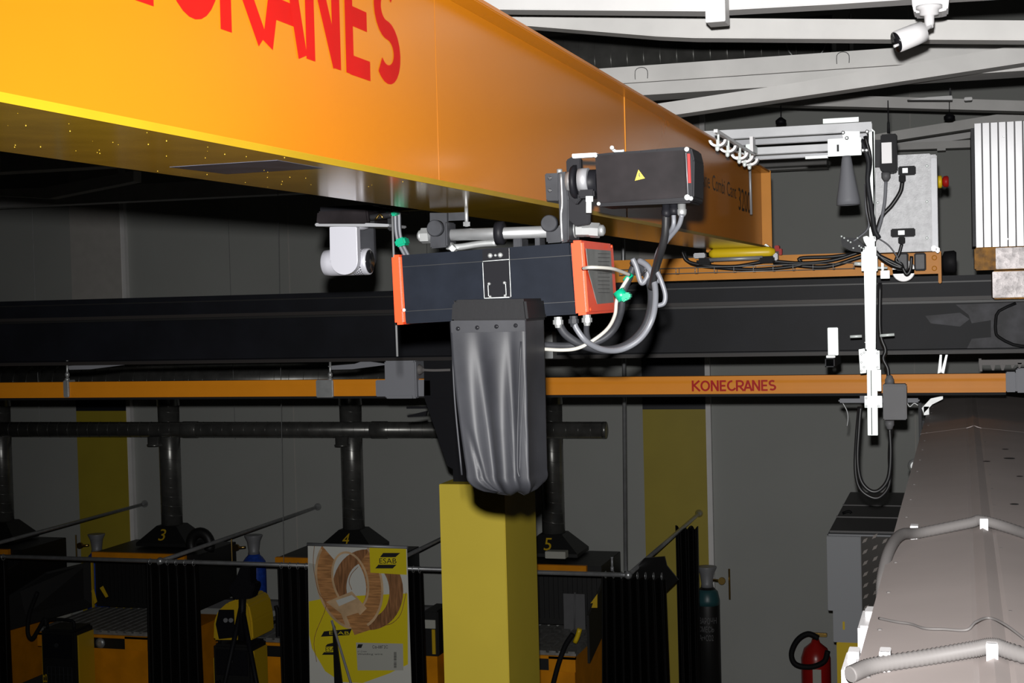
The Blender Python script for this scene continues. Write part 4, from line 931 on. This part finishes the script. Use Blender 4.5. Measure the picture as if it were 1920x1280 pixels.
# ------------------------------------------------------------------ wall ducts
DYW = 12.85
DX = (-9.26, -7.36, -5.46, -3.53)
zh = W(1043, 1036, DYW).z
t = thing('wall_duct', 'large horizontal spiral duct hidden behind the conductor rail', 'duct', (-7.5, 12.95, 2.9), 'spiral ducts')
zt_ = W(400, 714, 12.95).z
part('pipe', B().cyl((-10.2, 12.95, zt_), (W(812, 715, 12.95).x, 12.95, zt_), .17, 32), 'duct_spiral', t)
sb_ = B()
for i in range(34): sb_.lathe((-9.8 + i * .15, 12.95, zt_), (1, 0, 0), [(0, .1702), (.003, .1725), (.006, .1702)], 28)
part('seam', sb_, 'duct_spiral', t)
t = thing('wall_duct', 'slim horizontal spiral duct with end cap crossing the vertical ducts', 'duct', (-6.5, 12.6, W(700, 806, 12.6).z), 'spiral ducts')
z8 = W(800, 805.5, 12.55).z
part('pipe', B().cyl((-10, 12.55, z8), (W(1130, 806, 12.55).x, 12.55, z8), .072, 28), 'duct_spiral', t)
part('end_cap', B().lathe((W(1130, 806, 12.55).x, 12.55, z8), (1, 0, 0), [(0, .073), (.03, .073), (.034, .07), (.035, .0)], 28), 'duct_spiral', t)
sb_ = B()
for i in range(62): sb_.lathe((-9.8 + i * .11, 12.55, z8), (1, .12, 0), [(0, .0722), (.003, .0742), (.006, .0722)], 24)
part('seam', sb_, 'duct_spiral', t)
for k, x in enumerate((289, 641)):
    part('outlet', B().lathe(W(x, 818, 12.5), (0, 0, -1), [(0, .062), (.07, .062), (.075, .072), (.09, .068), (.095, .0)], 24), 'duct_spiral', t)
for x in (365, 720): part('sleeve', B().lathe((W(x, 806, 12.55).x - .12, 12.55, z8), (1, 0, 0), [(0, .075), (.004, .077), (.15, .077), (.155, .074)], 28), 'duct_spiral', t)
for x in (75, 441, 810): 
    part('hanger_wire', B().cyl(W(x, 822, 12.55) , Vector((W(x, 822, 12.55).x, 12.55, 5.0)), .0025, 6), 'zinc', t)
zd0, zd1 = W(1043, 998, DYW).z, zt_ - .1
for k, X in enumerate(DX):
    t = thing('booth_duct', ['vertical spiral duct at the far left edge', 'vertical spiral duct right of the left yellow pier', 'vertical spiral duct above the banner', 'vertical spiral duct right of the yellow column'][k], 'duct', (X, DYW, zd0), 'vertical ducts above the booths')
    part('pipe', B().cyl((X, DYW, zd0 - .02), (X, DYW, zd1), .103, 32), 'duct_spiral', t)
    sb_ = B(); n = 13
    for i in range(n):
        z = zd0 + .1 + i * (zd1 - zd0 - .1) / n
        sb_.lathe((X, DYW, z), (.16, 0, 1), [(0, .103), (.002, .1055), (.005, .103)], 30)
    part('seam', sb_, 'duct_spiral', t)
    part('collar', B().lathe((X, DYW, zd1 - .13), (0, 0, 1), [(0, .104), (.004, .108), (.06, .108), (.07, .115), (.1, .115)], 30), 'duct_spiral', t)
    # hood
    t = thing('extraction_hood', ['black extraction hood cut off by the left picture edge', 'black extraction hood with a 3, next to the hose arch', 'black extraction hood with a 4, just above the banner', 'black extraction hood with a 5, right of the yellow column'][k], 'hood', (X, DYW, zh), 'extraction hoods')
    zz0 = zh
    hb = B(); pr = None
    for (hw, y0_, y1_, z) in ((.27, DYW - .22, DYW + .2, zz0), (.27, DYW - .22, DYW + .2, zz0 + .03), (.105, DYW - .11, DYW + .11, zd0)):
        rw = [hb.b.verts.new(v) for v in ((X - hw, y0_, z), (X + hw, y0_, z), (X + hw, y1_, z), (X - hw, y1_, z))]
        if pr:
            for i in range(4): hb.b.faces.new((pr[i], rw[i], rw[(i + 1) % 4], pr[(i + 1) % 4]))
        else: hb._face(rw[::-1])
        pr = rw
    hb._face(pr)
    part('hood_shell', hb, 'booth_black', t)
    f0 = Vector((X - .03, DYW - .20, zz0 + .055)); f1 = Vector((X - .03, DYW - .135, zd0 - .03))
    part('number', text_b('2345'[k], f0 + Vector((-.01, -.006, 0)), (1, 0, 0), f1 - f0, .065, .12, .002), 'sign_yellow', t, 'yellow number')

# ------------------------------------------------------------------ welding booths
tz = zh - .005
zbn = W(1060, 1222, 11.4).z
for k, X in enumerate(DX):
    num = '2345'[k]
    t = thing('welding_booth', ['black and orange welding booth bench at the far left edge', 'orange booth bench with slanted black side screen left of the curtain', 'welding booth bench mostly hidden behind the banner', 'orange booth bench with grey slatted top right of the yellow column'][k], 'welding bench', (X, 11.9, 0), 'welding booths')
    xw = .55
    part('back_cabinet', B().box((X - xw, 12.35, zbn), (X + xw, 13.1, tz - .012), .004), 'booth_black', t)
    gr = B()
    for i in range(26): gr.box((X - xw + .02 + i * .0425, 12.335, zbn + .05), (X - xw + .038 + i * .0425, 12.35, tz - .1))
    part('louvre', gr, 'booth_black', t)
    part('top_shelf', B().box((X - xw + .0, 12.3, tz - .062), (X + xw - .12, 12.349, tz - .004), .003), 'booth_orange', t, 'orange top shelf')
    if k == 1: part('corner_strip', B().box((X - xw - .012, 12.3, zbn - .02), (X - xw, 12.33, tz - .06)), 'sign_yellow', t)
    if k < 2: part('side_screen', B().prism([Vector((X - xw - .02, 12.35, tz - .1)), Vector((X - xw - .02, 12.35, zbn)), Vector((X - xw - .42, 11.6, zbn - .08)), Vector((X - xw - .48, 11.6, zbn + .2)), Vector((X - xw - .3, 12.0, tz - .15))], (-.02, .0, 0)), 'booth_black', t)
    if k in (0, 3): part('side_screen', B().prism([Vector((X + xw + .02, 12.35, tz - .1)), Vector((X + xw + .02, 12.35, zbn)), Vector((X + xw + .1, 11.4, zbn - .08)), Vector((X + xw + .1, 11.4, zbn + .3)), Vector((X + xw + .05, 12.0, tz - .15))], (.02, .0, 0)), 'booth_black', t)
    gb = B().box((X - xw, 11.42, zbn - .04), (X + xw, 12.35, zbn - .015))
    for i in range(14): gb.box((X - xw + .01 + i * .079, 11.42, zbn - .015), (X - xw + .065 + i * .079, 12.33, zbn))
    part('grille_top', gb, 'grill', t, 'grey slatted bench top')
    part('bench_body', B().box((X - xw + .02, 11.45, .1), (X + xw - .02, 12.9, zbn - .16), .004), 'booth_orange', t)
    part('bench_rim', B().box((X - xw, 11.4, zbn - .16), (X - xw + .08, 12.3, zbn - .04)).box((X + xw - .22, 11.4, zbn - .16), (X + xw, 12.3, zbn - .04)).box((X - xw, 11.4, zbn - .06), (X + xw, 11.43, zbn - .035)), 'booth_orange', t)
    part('drawer', B().box((X - xw + .08, 11.41, zbn - .155), (X + xw - .22, 12.2, zbn - .06)), 'booth_black', t)
    part('handle', B().lathe((X + .08, 11.42, zbn - .11), (0, -1, 0), [(0, .05), (.02, .045), (.03, .02)], 12), 'zinc', t)
    if k == 1:
        part('screen_mark', B().pp([(171, 1107), (176, 1104), (182, 1128), (177, 1132)], 11.5, .003).pp([(187, 1102), (193, 1098), (203, 1118), (198, 1120)], 11.5, .003), 'sign_yellow', t)
    if k == 3:
        part('screen_mark', B().pp([(1107, 1131), (1120, 1113), (1120, 1139), (1109, 1139), (1112, 1130)], 11.38, .003), 'sign_yellow', t)
        solo('steel_plate', B().bxp(1057, 1113, 1097, 1189, 12.2, .02).ptube([(1078, 1110), (1077, 1188)], .008, 12.19, 6, 1), 'box_grey', 'dull steel plate standing upright on the bench under hood 5', 'steel plate')
        tt = thing('welding_torch', 'black and yellow welding torch on the bench under hood 5', 'torch', W(1080, 1205, 11.6))
        part('hose', B().ptube([(1035, 1290), (1047, 1245), (1060, 1210), (1074, 1188)], .02, 11.2), 'black_rubber', tt)
        part('grip', B().ptube([(1078, 1204), (1083, 1192), (1087, 1178)], .02, 11.2, 8, 2), 'warn_yellow', tt)
        solo('spray_nozzle', B().lathe(W(1148, 1070, 10.3), (0, 0, 1), [(0, .012), (.03, .012), (.031, .008), (.09, .008), (.1, .012)], 10), 'aluminium', 'small silver nozzle standing on the front curtain rail', 'nozzle')

# rails and curtains
RZ = H - 1.98; RYF = 10.25
t = thing('curtain_rail', 'long steel curtain rail crossing in front of the welding booths', 'curtain rail', (-5, RYF, RZ), 'curtain rails')
part('tube', B().cyl((-9.5, RYF, RZ), (-2.27, RYF, RZ), .016, 14), 'steel', t)
for k, X in enumerate((-7.87, -5.985, -4.14, -2.28)):
    t = thing('curtain_rail', 'steel side rail %s' % ('ending on the left yellow pier', 'ending on the wall above the blue-sleeved cylinder', 'between the banner and the yellow column', 'ending on the right yellow pier')[k], 'curtain rail', (X, 11.7, RZ), 'curtain rails')
    part('tube', B().cyl((X, RYF if k else 9.8, RZ), (X, 13.18, RZ), .016, 12), 'bracket_grey' if 0 else 'steel', t)
    part('wall_flange', B().lathe((X, 13.22, RZ), (0, -1, 0), [(0, .035), (.012, .035), (.05, .02), (.07, .016)], 16), 'steel', t)
    part('joint', B().ball((X, RYF, RZ), .03), 'steel', t)
t = thing('vertical_pole', 'thin steel pole dropping from the ceiling to the curtain rail corner', 'pole', (-2.33, RYF, RZ))
part('tube', B().cyl(W(1173, 1070, RYF), W(1181, 700, RYF) + Vector((0, 0, 2.6)), .014, 12), 'steel', t)
for k, (x0, x1) in enumerate(((529, 1056), )):
    solo('hanging_wire', B().cyl(W(532, 1058, RYF), W(524, 330, RYF) + Vector((0, 0, 1.0)), .0022, 6), 'zinc', 'thin wire holding the curtain rail left of the banner', 'wire')
def curtain(x0, x1, Y, label, waves, amp=.05, flare=0.0, ztop=None, top_dip=.03, zbot=.25):
    X0, X1 = W(x0, 1070, Y).x, W(x1, 1070, Y).x; n = waves * 10
    bb = B(); rows = 14; th = .004
    zt = (RZ - .02) if ztop is None else ztop; pr = None; rd = random.Random(int(x0)); ph = [rd.uniform(-.4, .4) for _ in range(waves + 1)]
    for j in range(rows + 1):
        v = j / rows; rw = []
        for sgn in (1, -1):
            rng = range(n + 1) if sgn == 1 else range(n, -1, -1)
            for i in rng:
                u = i / n; x = X0 + (X1 - X0) * u; xm = (X0 + X1) / 2
                x = xm + (x - xm) * (1 + flare * v)
                w = amp * (.6 + .4 * v) * math.sin(u * waves * 2 * math.pi + ph[int(u * waves)] * v)
                z = zt + (zbot - zt) * v - (top_dip * (.5 - .5 * math.cos(u * waves * 2 * math.pi)) if j == 0 else 0)
                rw.append(bb.b.verts.new((x, Y + w + (th if sgn < 0 else 0), z)))
        if pr:
            m_ = len(rw)
            for i in range(m_):
                f = bb.b.faces.new((pr[i], rw[i], rw[(i + 1) % m_], pr[(i + 1) % m_])); f.smooth = True
        pr = rw
    bb2 = bb
    t = thing('welding_curtain', label, 'curtain', (X0, Y, .25), 'black welding curtains')
    part('sheet', bb2, 'vinyl_black', t)
    rb_ = B()
    for i in range(waves):
        X = X0 + (X1 - X0) * (i + .5) / waves; c = Vector((X, Y, RZ))
        rb_.tube([c + Vector((0, math.cos(a_ * math.pi / 8) * .024, math.sin(a_ * math.pi / 8) * .024 - .006)) for a_ in range(17)], .003, 6, 1)
    if ztop is None: part('ring', rb_, 'steel', t)
    return t
curtain(274, 372, RYF, 'black glossy welding curtain bunched left of the banner below hood 3', 6, .06, .05)
curtain(-40, 14, RYF, 'black welding curtain at the left edge of the picture', 4, .05)
curtain(520, 582, RYF, 'black welding curtain partly behind the banner left side', 4, .05)
curtain(757, 793, RYF, 'narrow black welding curtain between the banner and the yellow column', 3, .05, .1)
curtain(1128, 1248, RYF + .02, 'wide black welding curtain at the rail corner right of hood 5', 8, .08, .12)
curtain(1268, 1311, 12.5, 'tall narrow black welding curtain in front of the yellow pier', 3, .06, -.05, ztop=W(1290, 985, 12.5).z)
solo('curtain_flap', B().pp([(1180, 1080), (1208, 1046), (1246, 1043), (1250, 1060), (1272, 1087), (1246, 1112), (1200, 1150)], RYF + .3, .02), 'vinyl_black', 'folded black curtain corner sticking out right of the rail corner', 'curtain')

# gas cylinders
def gas(X, Y, r, top, body, collar, label, sleeve=None, txt=None):
    t = thing('gas_cylinder', label, 'gas cylinder', (X, Y, 0), 'gas cylinders')
    zs = top - .17
    part('body', B().lathe((X, Y, .0), (0, 0, 1), [(0, r), (zs - .12, r), (zs - .05, r * .86), (zs - .01, r * .5), (zs, r * .35)], 28), body, t)
    if not sleeve: part('shoulder', B().lathe((X, Y, 0), (0, 0, 1), [(zs - .16, r + .001), (zs - .12, r + .001), (zs - .05, r * .87), (zs - .012, r * .51), (zs - .008, r * .2)], 28), 'teal', t, 'blue-green shoulder')
    if sleeve: part('sleeve', B().lathe((X, Y, .2), (0, 0, 1), [(0, r + .012), (zs - .38, r + .012), (zs - .28, r + .008), (zs - .24, r * .8)], 28), sleeve, t)
    part('valve_guard', B().lathe((X, Y, zs - .01), (0, 0, 1), [(0, .055), (.03, .05), (.12, .062), (.17, .085), (.175, .085), (.176, .06)], 24), collar, t)
    part('regulator', B().cyl((X + .06 * (1 if X > -3 else -1), Y - .05, zs + .06), (X + .16 * (1 if X > -3 else -1), Y - .05, zs + .05), .012, 10).lathe((X + .14 * (1 if X > -3 else -1), Y - .09, zs + .06), (0, 1, 0), [(0, .03), (.03, .03)], 16).cyl((X + .2 * (1 if X > -3 else -1), Y - .05, zs - .1), (X + .2 * (1 if X > -3 else -1), Y - .05, zs + .16), .008, 8), 'brass', t)
    if txt:
        for s_, dz_, w_, h_t, ti in txt:
            bb = text_b(s_, (X - w_ / 2, 0, dz_), (1, 0, ti), (-ti * .3, 0, 1), w_, h_t, 0)
            rr_ = r + (.014 if sleeve else .002)
            for v in bb.b.verts: v.co.y = Y - math.sqrt(max(rr_ ** 2 - (v.co.x - X) ** 2, 0))
            part('lettering', bb, 'poster_grey' if sleeve else 'box_grey', t)
    return t
gas(W(1327, 1150, 12.7).x, 12.7, .105, W(1300, 1060, 12.7).z, 'booth_black', 'aluminium', 'black gas cylinder with stencilled lettering right of the tall curtain', None,
    [('СВАРОЧН', W(1327, 1165, 12.7).z, .17, .055, 0), ('СМЕСЬ', W(1327, 1180, 12.7).z, .13, .05, 0), ('Ar+CO2', W(1327, 1196, 12.7).z, .12, .05, 0)])
gas(W(478, 1100, 12.5).x, 12.5, .097, W(480, 1002, 12.5).z, 'blue', 'aluminium', 'blue-sleeved gas cylinder with white script behind the tripod', 'blue', [('Linde', W(478, 1087, 12.4).z, .12, .06, .35), ('Linde', W(478, 1112, 12.4).z + .0, .12, .06, .3)])
gas(W(184, 1100, 12.9).x, 12.9, .097, W(184, 1000, 12.9).z, 'blue', 'aluminium', 'blue gas cylinder in front of the left yellow pier', 'blue')

# ------------------------------------------------------------------ welders
def welder(x0, y0, x1, Y, label, tall):
    X0, X1 = W(x0, y0, Y).x, W(x1, y0, Y).x; z1 = W(x0, y0, Y).z
    t = thing('welding_machine', label, 'welding machine', ((X0 + X1) / 2, Y + .3, 0), 'welding machines')
    part('case', B().box((X0, Y, z1 - 1.1), (X1, Y + .29, z1 - .03), .02), 'booth_black', t)
    part('side_panel', B().box((X0 - .012, Y + .03, z1 - 1.05), (X0, Y + .27, z1 - .15), .003).box((X1, Y + .03, z1 - 1.05), (X1 + .012, Y + .27, z1 - .08), .003), 'sign_yellow', t, 'yellow side panels')
    gb = B(); n = 6
    for i in range(n + 1):
        xx = X0 + .06 + (X1 - X0 - .1) * i / n; gb.cyl((xx, Y - .006, z1 - .8), (xx, Y - .006, z1 - .35), .003, 6)
    for i in range(8): gb.cyl((X0 + .06, Y - .006, z1 - .8 + i * .064), (X1 - .04, Y - .006, z1 - .8 + i * .064), .003, 6)
    part('front_grille', gb, 'bracket_grey', t)
    part('control_panel', B().box((X0 + .03, Y - .01, z1 - .28), (X1 - .03, Y, z1 - .07), .003), 'black_paint', t)
    part('knob', B().lathe(((X0 + X1) / 2, Y - .01, z1 - .16), (0, -1, 0), [(0, .02), (.02, .018)], 16), 'bracket_grey', t)
    part('handle', B().tube([(X0 + .04, Y + .05, z1 - .03), (X0 + .06, Y + .05, z1 + .04), (X1 - .06, Y + .05, z1 + .04), (X1 - .04, Y + .05, z1 - .03)], .014, 8, 4), 'black_rubber', t)
    return t, X0, X1, z1
t, X0, X1, z1 = welder(75, 1172, 140, 11.1, 'black and yellow welding machine with a grille at lower left', 0)
part('lettering', text_b('ESAB', (X0 + .012, 11.098, z1 - .75), (0, 0, 1), (-1, 0, 0), .33, .045, .001) if False else text_b('ESAB', (X0 + .055, 11.098, z1 - .75), (0, 0, 1), (-1, 0, 0), .33, .045, -.002), 'sign_yellow', t)
solo('welding_cable', B().ptube([(70, 1110), (55, 1150), (52, 1185), (60, 1197), (72, 1180), (84, 1160), (86, 1172)], .018, 11.06), 'black_rubber', 'black cable loop hanging left of the lower left welding machine', 'cable')
# wheeled yellow welder with rounded top
t, X0, X1, z1 = welder(398, 1200, 470, 10.9, 'welding machine with rounded yellow wire feeder on top, left of the banner', 0)
yh = B().pp([(399, 1200), (400, 1165), (408, 1145), (425, 1130), (445, 1123), (455, 1125), (466, 1135), (472, 1165), (474, 1200)], 10.86, .4, .015)
part('wire_feeder', yh, 'sign_yellow', t, 'yellow rounded wire feeder')
part('feeder_panel', B().pp([(404, 1170), (410, 1143), (438, 1143), (440, 1195), (410, 1198)], 10.85, .012, .003), 'black_paint', t)
part('knob', B().lathe(W(424, 1162, 10.85), (0, -1, 0), [(0, .02), (.015, .018)], 14).lathe(W(434, 1162, 10.85), (0, -1, 0), [(0, .02), (.015, .018)], 14), 'aluminium', t)
part('lettering', text_b('ESAB', (X0 + .07, 10.898, z1 - .62), (0, 0, 1), (-1, 0, 0), .3, .05, -.002), 'sign_yellow', t)
# tripod with dark head
t = thing('tripod', 'black tripod with a bulky dark head in front of the blue cylinder', 'tripod', (W(456, 1200, 10.5).x, 10.5, 0))
hd = W(455, 1100, 10.5); ap = W(453, 1135, 10.5)
part('head', B().pp([(430, 1098), (440, 1088), (450, 1062), (468, 1064), (468, 1092), (478, 1096), (470, 1122), (440, 1124), (428, 1108)], 10.45, .12, .008), 'black_paint', t)
part('centre_post', B().cyl(hd, W(453, 1200, 10.5), .03, 12), 'black_paint', t)
for dx, dy in ((-.32, -.1), (.32, -.15), (.05, .35)):
    part('leg', B().cyl(ap, ap + Vector((dx, dy, -ap.z + .0)), .022, 10, .014), 'black_paint', t)
# right-hand small welder glimpsed between curtain and column
t = thing('wire_feeder', 'white-fronted wire feeder glimpsed left of the yellow column', 'wire feeder', W(805, 1240, 11.2))
part('case', B().bxp(795, 1145, 822, 1230, 11.25, .3, .01), 'booth_black', t)
part('front_panel', B().bxp(796, 1162, 816, 1178, 11.24, .012, .002), 'poster_grey', t)
part('stripe', B().bxp(810, 1180, 816, 1226, 11.24, .012), 'sign_yellow', t)
part('stand', B().bxp(800, 1230, 822, 1400, 11.3, .3), 'booth_orange', t)
solo('hand_trolley', B().ptube([(517, 1135), (520, 1150), (521, 1200), (524, 1290)], .018, 11.5).ptube([(505, 1175), (515, 1165), (522, 1170)], .012, 11.5), 'black_paint', 'thin black trolley frame left of the curtain by the banner', 'trolley')
for k, (x0, y0, x1, y1) in enumerate(((98, 1112, 142, 1128), (145, 1112, 160, 1128), (100, 1132, 132, 1165))):
    solo('wall_socket_panel', B().bxp(x0, y0, x1, y1, 13.15, .05, .003), 'poster_grey', ('pale panel low on the wall left of the blue cylinder, widest one', 'pale panel low on the wall left of the blue cylinder, narrowest one', 'pale tall panel low on the wall left of the blue cylinder')[k], 'wall panel', 'pale wall panels')
# helmet-like roll behind hood 3
hb = B(); c = W(376, 1020, 12.5)
hb.tube([c + Vector((math.cos(a_) * .1, 0, math.sin(a_) * .11)) for a_ in [math.pi * (i - 2) / 12 for i in range(17)]], .05, 10, 1)
solo('hose_arch', hb, 'booth_black', 'thick black hose arch on top of the booth right of hood 3', 'hose')
solo('grey_box', B().bxp(1022, 1034, 1060, 1047, 12.4, .1, .003), 'poster_grey', 'flat pale box lying on the booth shelf below hood 5', 'box')

# ------------------------------------------------------------------ banner
NY = 9.9
t = thing('banner_stand', 'yellow and white roll-up banner showing a copper wire spool', 'banner', (W(670, 1200, NY).x, NY, 0))
def bp(x, y, off=0.0): return W(x, y, NY) + Vector((0, -off, 0))
def flat(pts, off, m, name='print', label=None, par=None):
    bb = B(); bb.face([bp(x, y, off) for x, y in pts]); return part(name, bb, m, par or sheet, label)
zbt = .08
def ext(x): return W(x, 1280, NY)
p = [bp(577, 1020), bp(763, 1026), bp(776, 1400), bp(581, 1400)]
p[2].z = zbt; p[3].z = zbt
sheet = part('sheet', B().prism(p, (0, .003, 0)), 'poster_white', t, 'printed banner sheet')
part('top_bar', B().tube([bp(576, 1020, .0), bp(764, 1026, .0)], .012, 10, 1), 'aluminium', t)
part('base', B().box((bp(581, 1280).x - .02, NY - .1, 0), (bp(771, 1280).x + .02, NY + .1, .09), .01), 'aluminium', t)
part('pole', B().cyl((bp(672, 1280).x, NY + .04, .08), W(670, 1030, NY + .04), .012, 10), 'aluminium', t)
flat([(579, 1127), (600, 1123), (640, 1118), (700, 1115), (764, 1112), (765, 1245), (730, 1262), (680, 1280), (640, 1278), (610, 1258), (585, 1215), (580, 1190)], .001, 'poster_yellow')
flat([(579, 1055), (594, 1058), (597, 1105), (640, 1160), (579, 1150)], .0008, 'poster_grey')
# spool: two copper rings seen obliquely
def ringface(cx_, cy_, rx, ry, ix, iy, tilt, off, m, a0=0, a1=360, n=40, dx=0, dy=0):
    bb = B(); ct, st = math.cos(tilt), math.sin(tilt)
    def P(r1, r2, a_, ox=0, oy=0):
        x, y = r1 * math.cos(a_) + ox, r2 * math.sin(a_) + oy
        return bp(cx_ + x * ct - y * st, cy_ + x * st + y * ct, off)
    for i in range(n):
        a, b_ = math.radians(a0 + (a1 - a0) * i / n), math.radians(a0 + (a1 - a0) * (i + 1) / n)
        pts = [P(rx, ry, a), P(rx, ry, b_), P(ix, iy, b_, dx, dy), P(ix, iy, a, dx, dy)]
        # keep the artwork inside the sheet
        if all(q_.z < bp(670, 1024).z for q_ in pts): bb.face(pts)
    return part('print', bb, m, sheet)
ringface(690, 1105, 66, 76, 40, 52, -.15, .0016, 'copper_b')
ringface(655, 1090, 62, 92, 30, 52, -.25, .0022, 'copper_a', 40, 400)
ringface(655, 1090, 62, 92, 58, 87, -.25, .0026, 'copper_c', 0, 360)
ringface(657, 1088, 34, 56, 30, 52, -.25, .0026, 'copper_c', 0, 360)
flat([(612, 1128), (660, 1108), (688, 1140), (650, 1178), (640, 1150)], .003, 'copper_c')
flat([(650, 1155), (672, 1148), (695, 1180), (665, 1190)], .0034, 'copper_a')
flat([(630, 1125), (660, 1115), (668, 1122), (636, 1136)], .0036, 'poster_white')
lnb = B().tube([bp(x, y, .004) for x, y in ((590, 1022), (588, 1060), (598, 1110), (612, 1135), (590, 1195), (594, 1240))], .0022, 6, 4).tube([bp(x, y, .004) for x, y in ((762, 1110), (752, 1150), (735, 1168), (718, 1172))], .0022, 6, 4).tube([bp(x, y, .004) for x, y in ((672, 1062), (660, 1075), (655, 1090), (660, 1105))], .0022, 6, 4)
part('print', lnb, 'copper_b', sheet)
flat([(693, 1025), (762, 1027), (763, 1077), (695, 1073)], .005, 'poster_yellow', 'logo_field', 'yellow logo field')
flat([(719, 1036), (751, 1036), (742, 1044), (713, 1044)], .006, 'ink', 'logo'); flat([(710, 1058), (744, 1058), (737, 1065), (704, 1065)], .006, 'ink', 'logo')
def ptxt(s_, x0, y0, x1, y1, off, m='ink'):
    p0 = bp(x0, y1, off); p1 = bp(x1, y1, off); p2 = bp(x0, y0, off)
    part('lettering', text_b(s_, p0, p1 - p0, (0, 0, 1), (p1 - p0).length, (p2 - p0).length, 0), m, sheet)
ptxt('ESAB', 712, 1046, 744, 1056, .0062)
flat([(608, 1183), (660, 1178), (655, 1190), (602, 1193)], .004, 'ink', 'logo'); ptxt('ESAB', 618, 1183, 655, 1189, .0048, 'poster_yellow')
flat([(614, 1207), (626, 1204), (628, 1211), (610, 1212)], .004, 'ink', 'logo'); ptxt('ESAB', 611, 1213, 634, 1221, .0048); flat([(608, 1222), (630, 1222), (626, 1227), (604, 1227)], .004, 'ink', 'logo')
flat([(668, 1204), (756, 1206), (757, 1256), (671, 1256)], .005, 'poster_grey', 'box_label', 'pale box label')
ptxt('Св-08Г2С', 699, 1209, 728, 1215, .0056); flat([(672, 1207), (681, 1207), (678, 1214), (670, 1214)], .0056, 'ink', 'logo')
ptxt('d 1.2 mm', 671, 1219, 688, 1222, .0056, 'ink'); ptxt('Welding wire', 671, 1224, 718, 1228, .0056); ptxt('copper coated', 671, 1229, 712, 1232, .0056) if False else None
bcb = B(); rr = random.Random(5)
for i in range(12):
    y = 1222 + i * 2.6; h = rr.uniform(.6, 1.5); bcb.face([bp(739, y, .0056), bp(744, y, .0056), bp(744, y + h, .0056), bp(739, y + h, .0056)])
part('print', bcb, 'ink', sheet)
# support stick in front of the banner
t = thing('pointer_stand', 'dark folded stand leaning in front of the banner', 'stand', (W(640, 1280, 9.6).x, 9.6, 0))
q0 = W(622, 1163, 9.7); q1 = W(664, 1300, 9.5); dv_ = (q1 - q0); q2 = q0 + dv_ * ((.0 - q0.z) / dv_.z)
part('rod', B().cyl(q0, q2, .009, 8, .012), 'aluminium', t)
part('blade', B().pp([(623, 1168), (627, 1176), (642, 1290), (643, 1420), (632, 1420), (627, 1290)], 9.75, .02), 'black_paint', t)
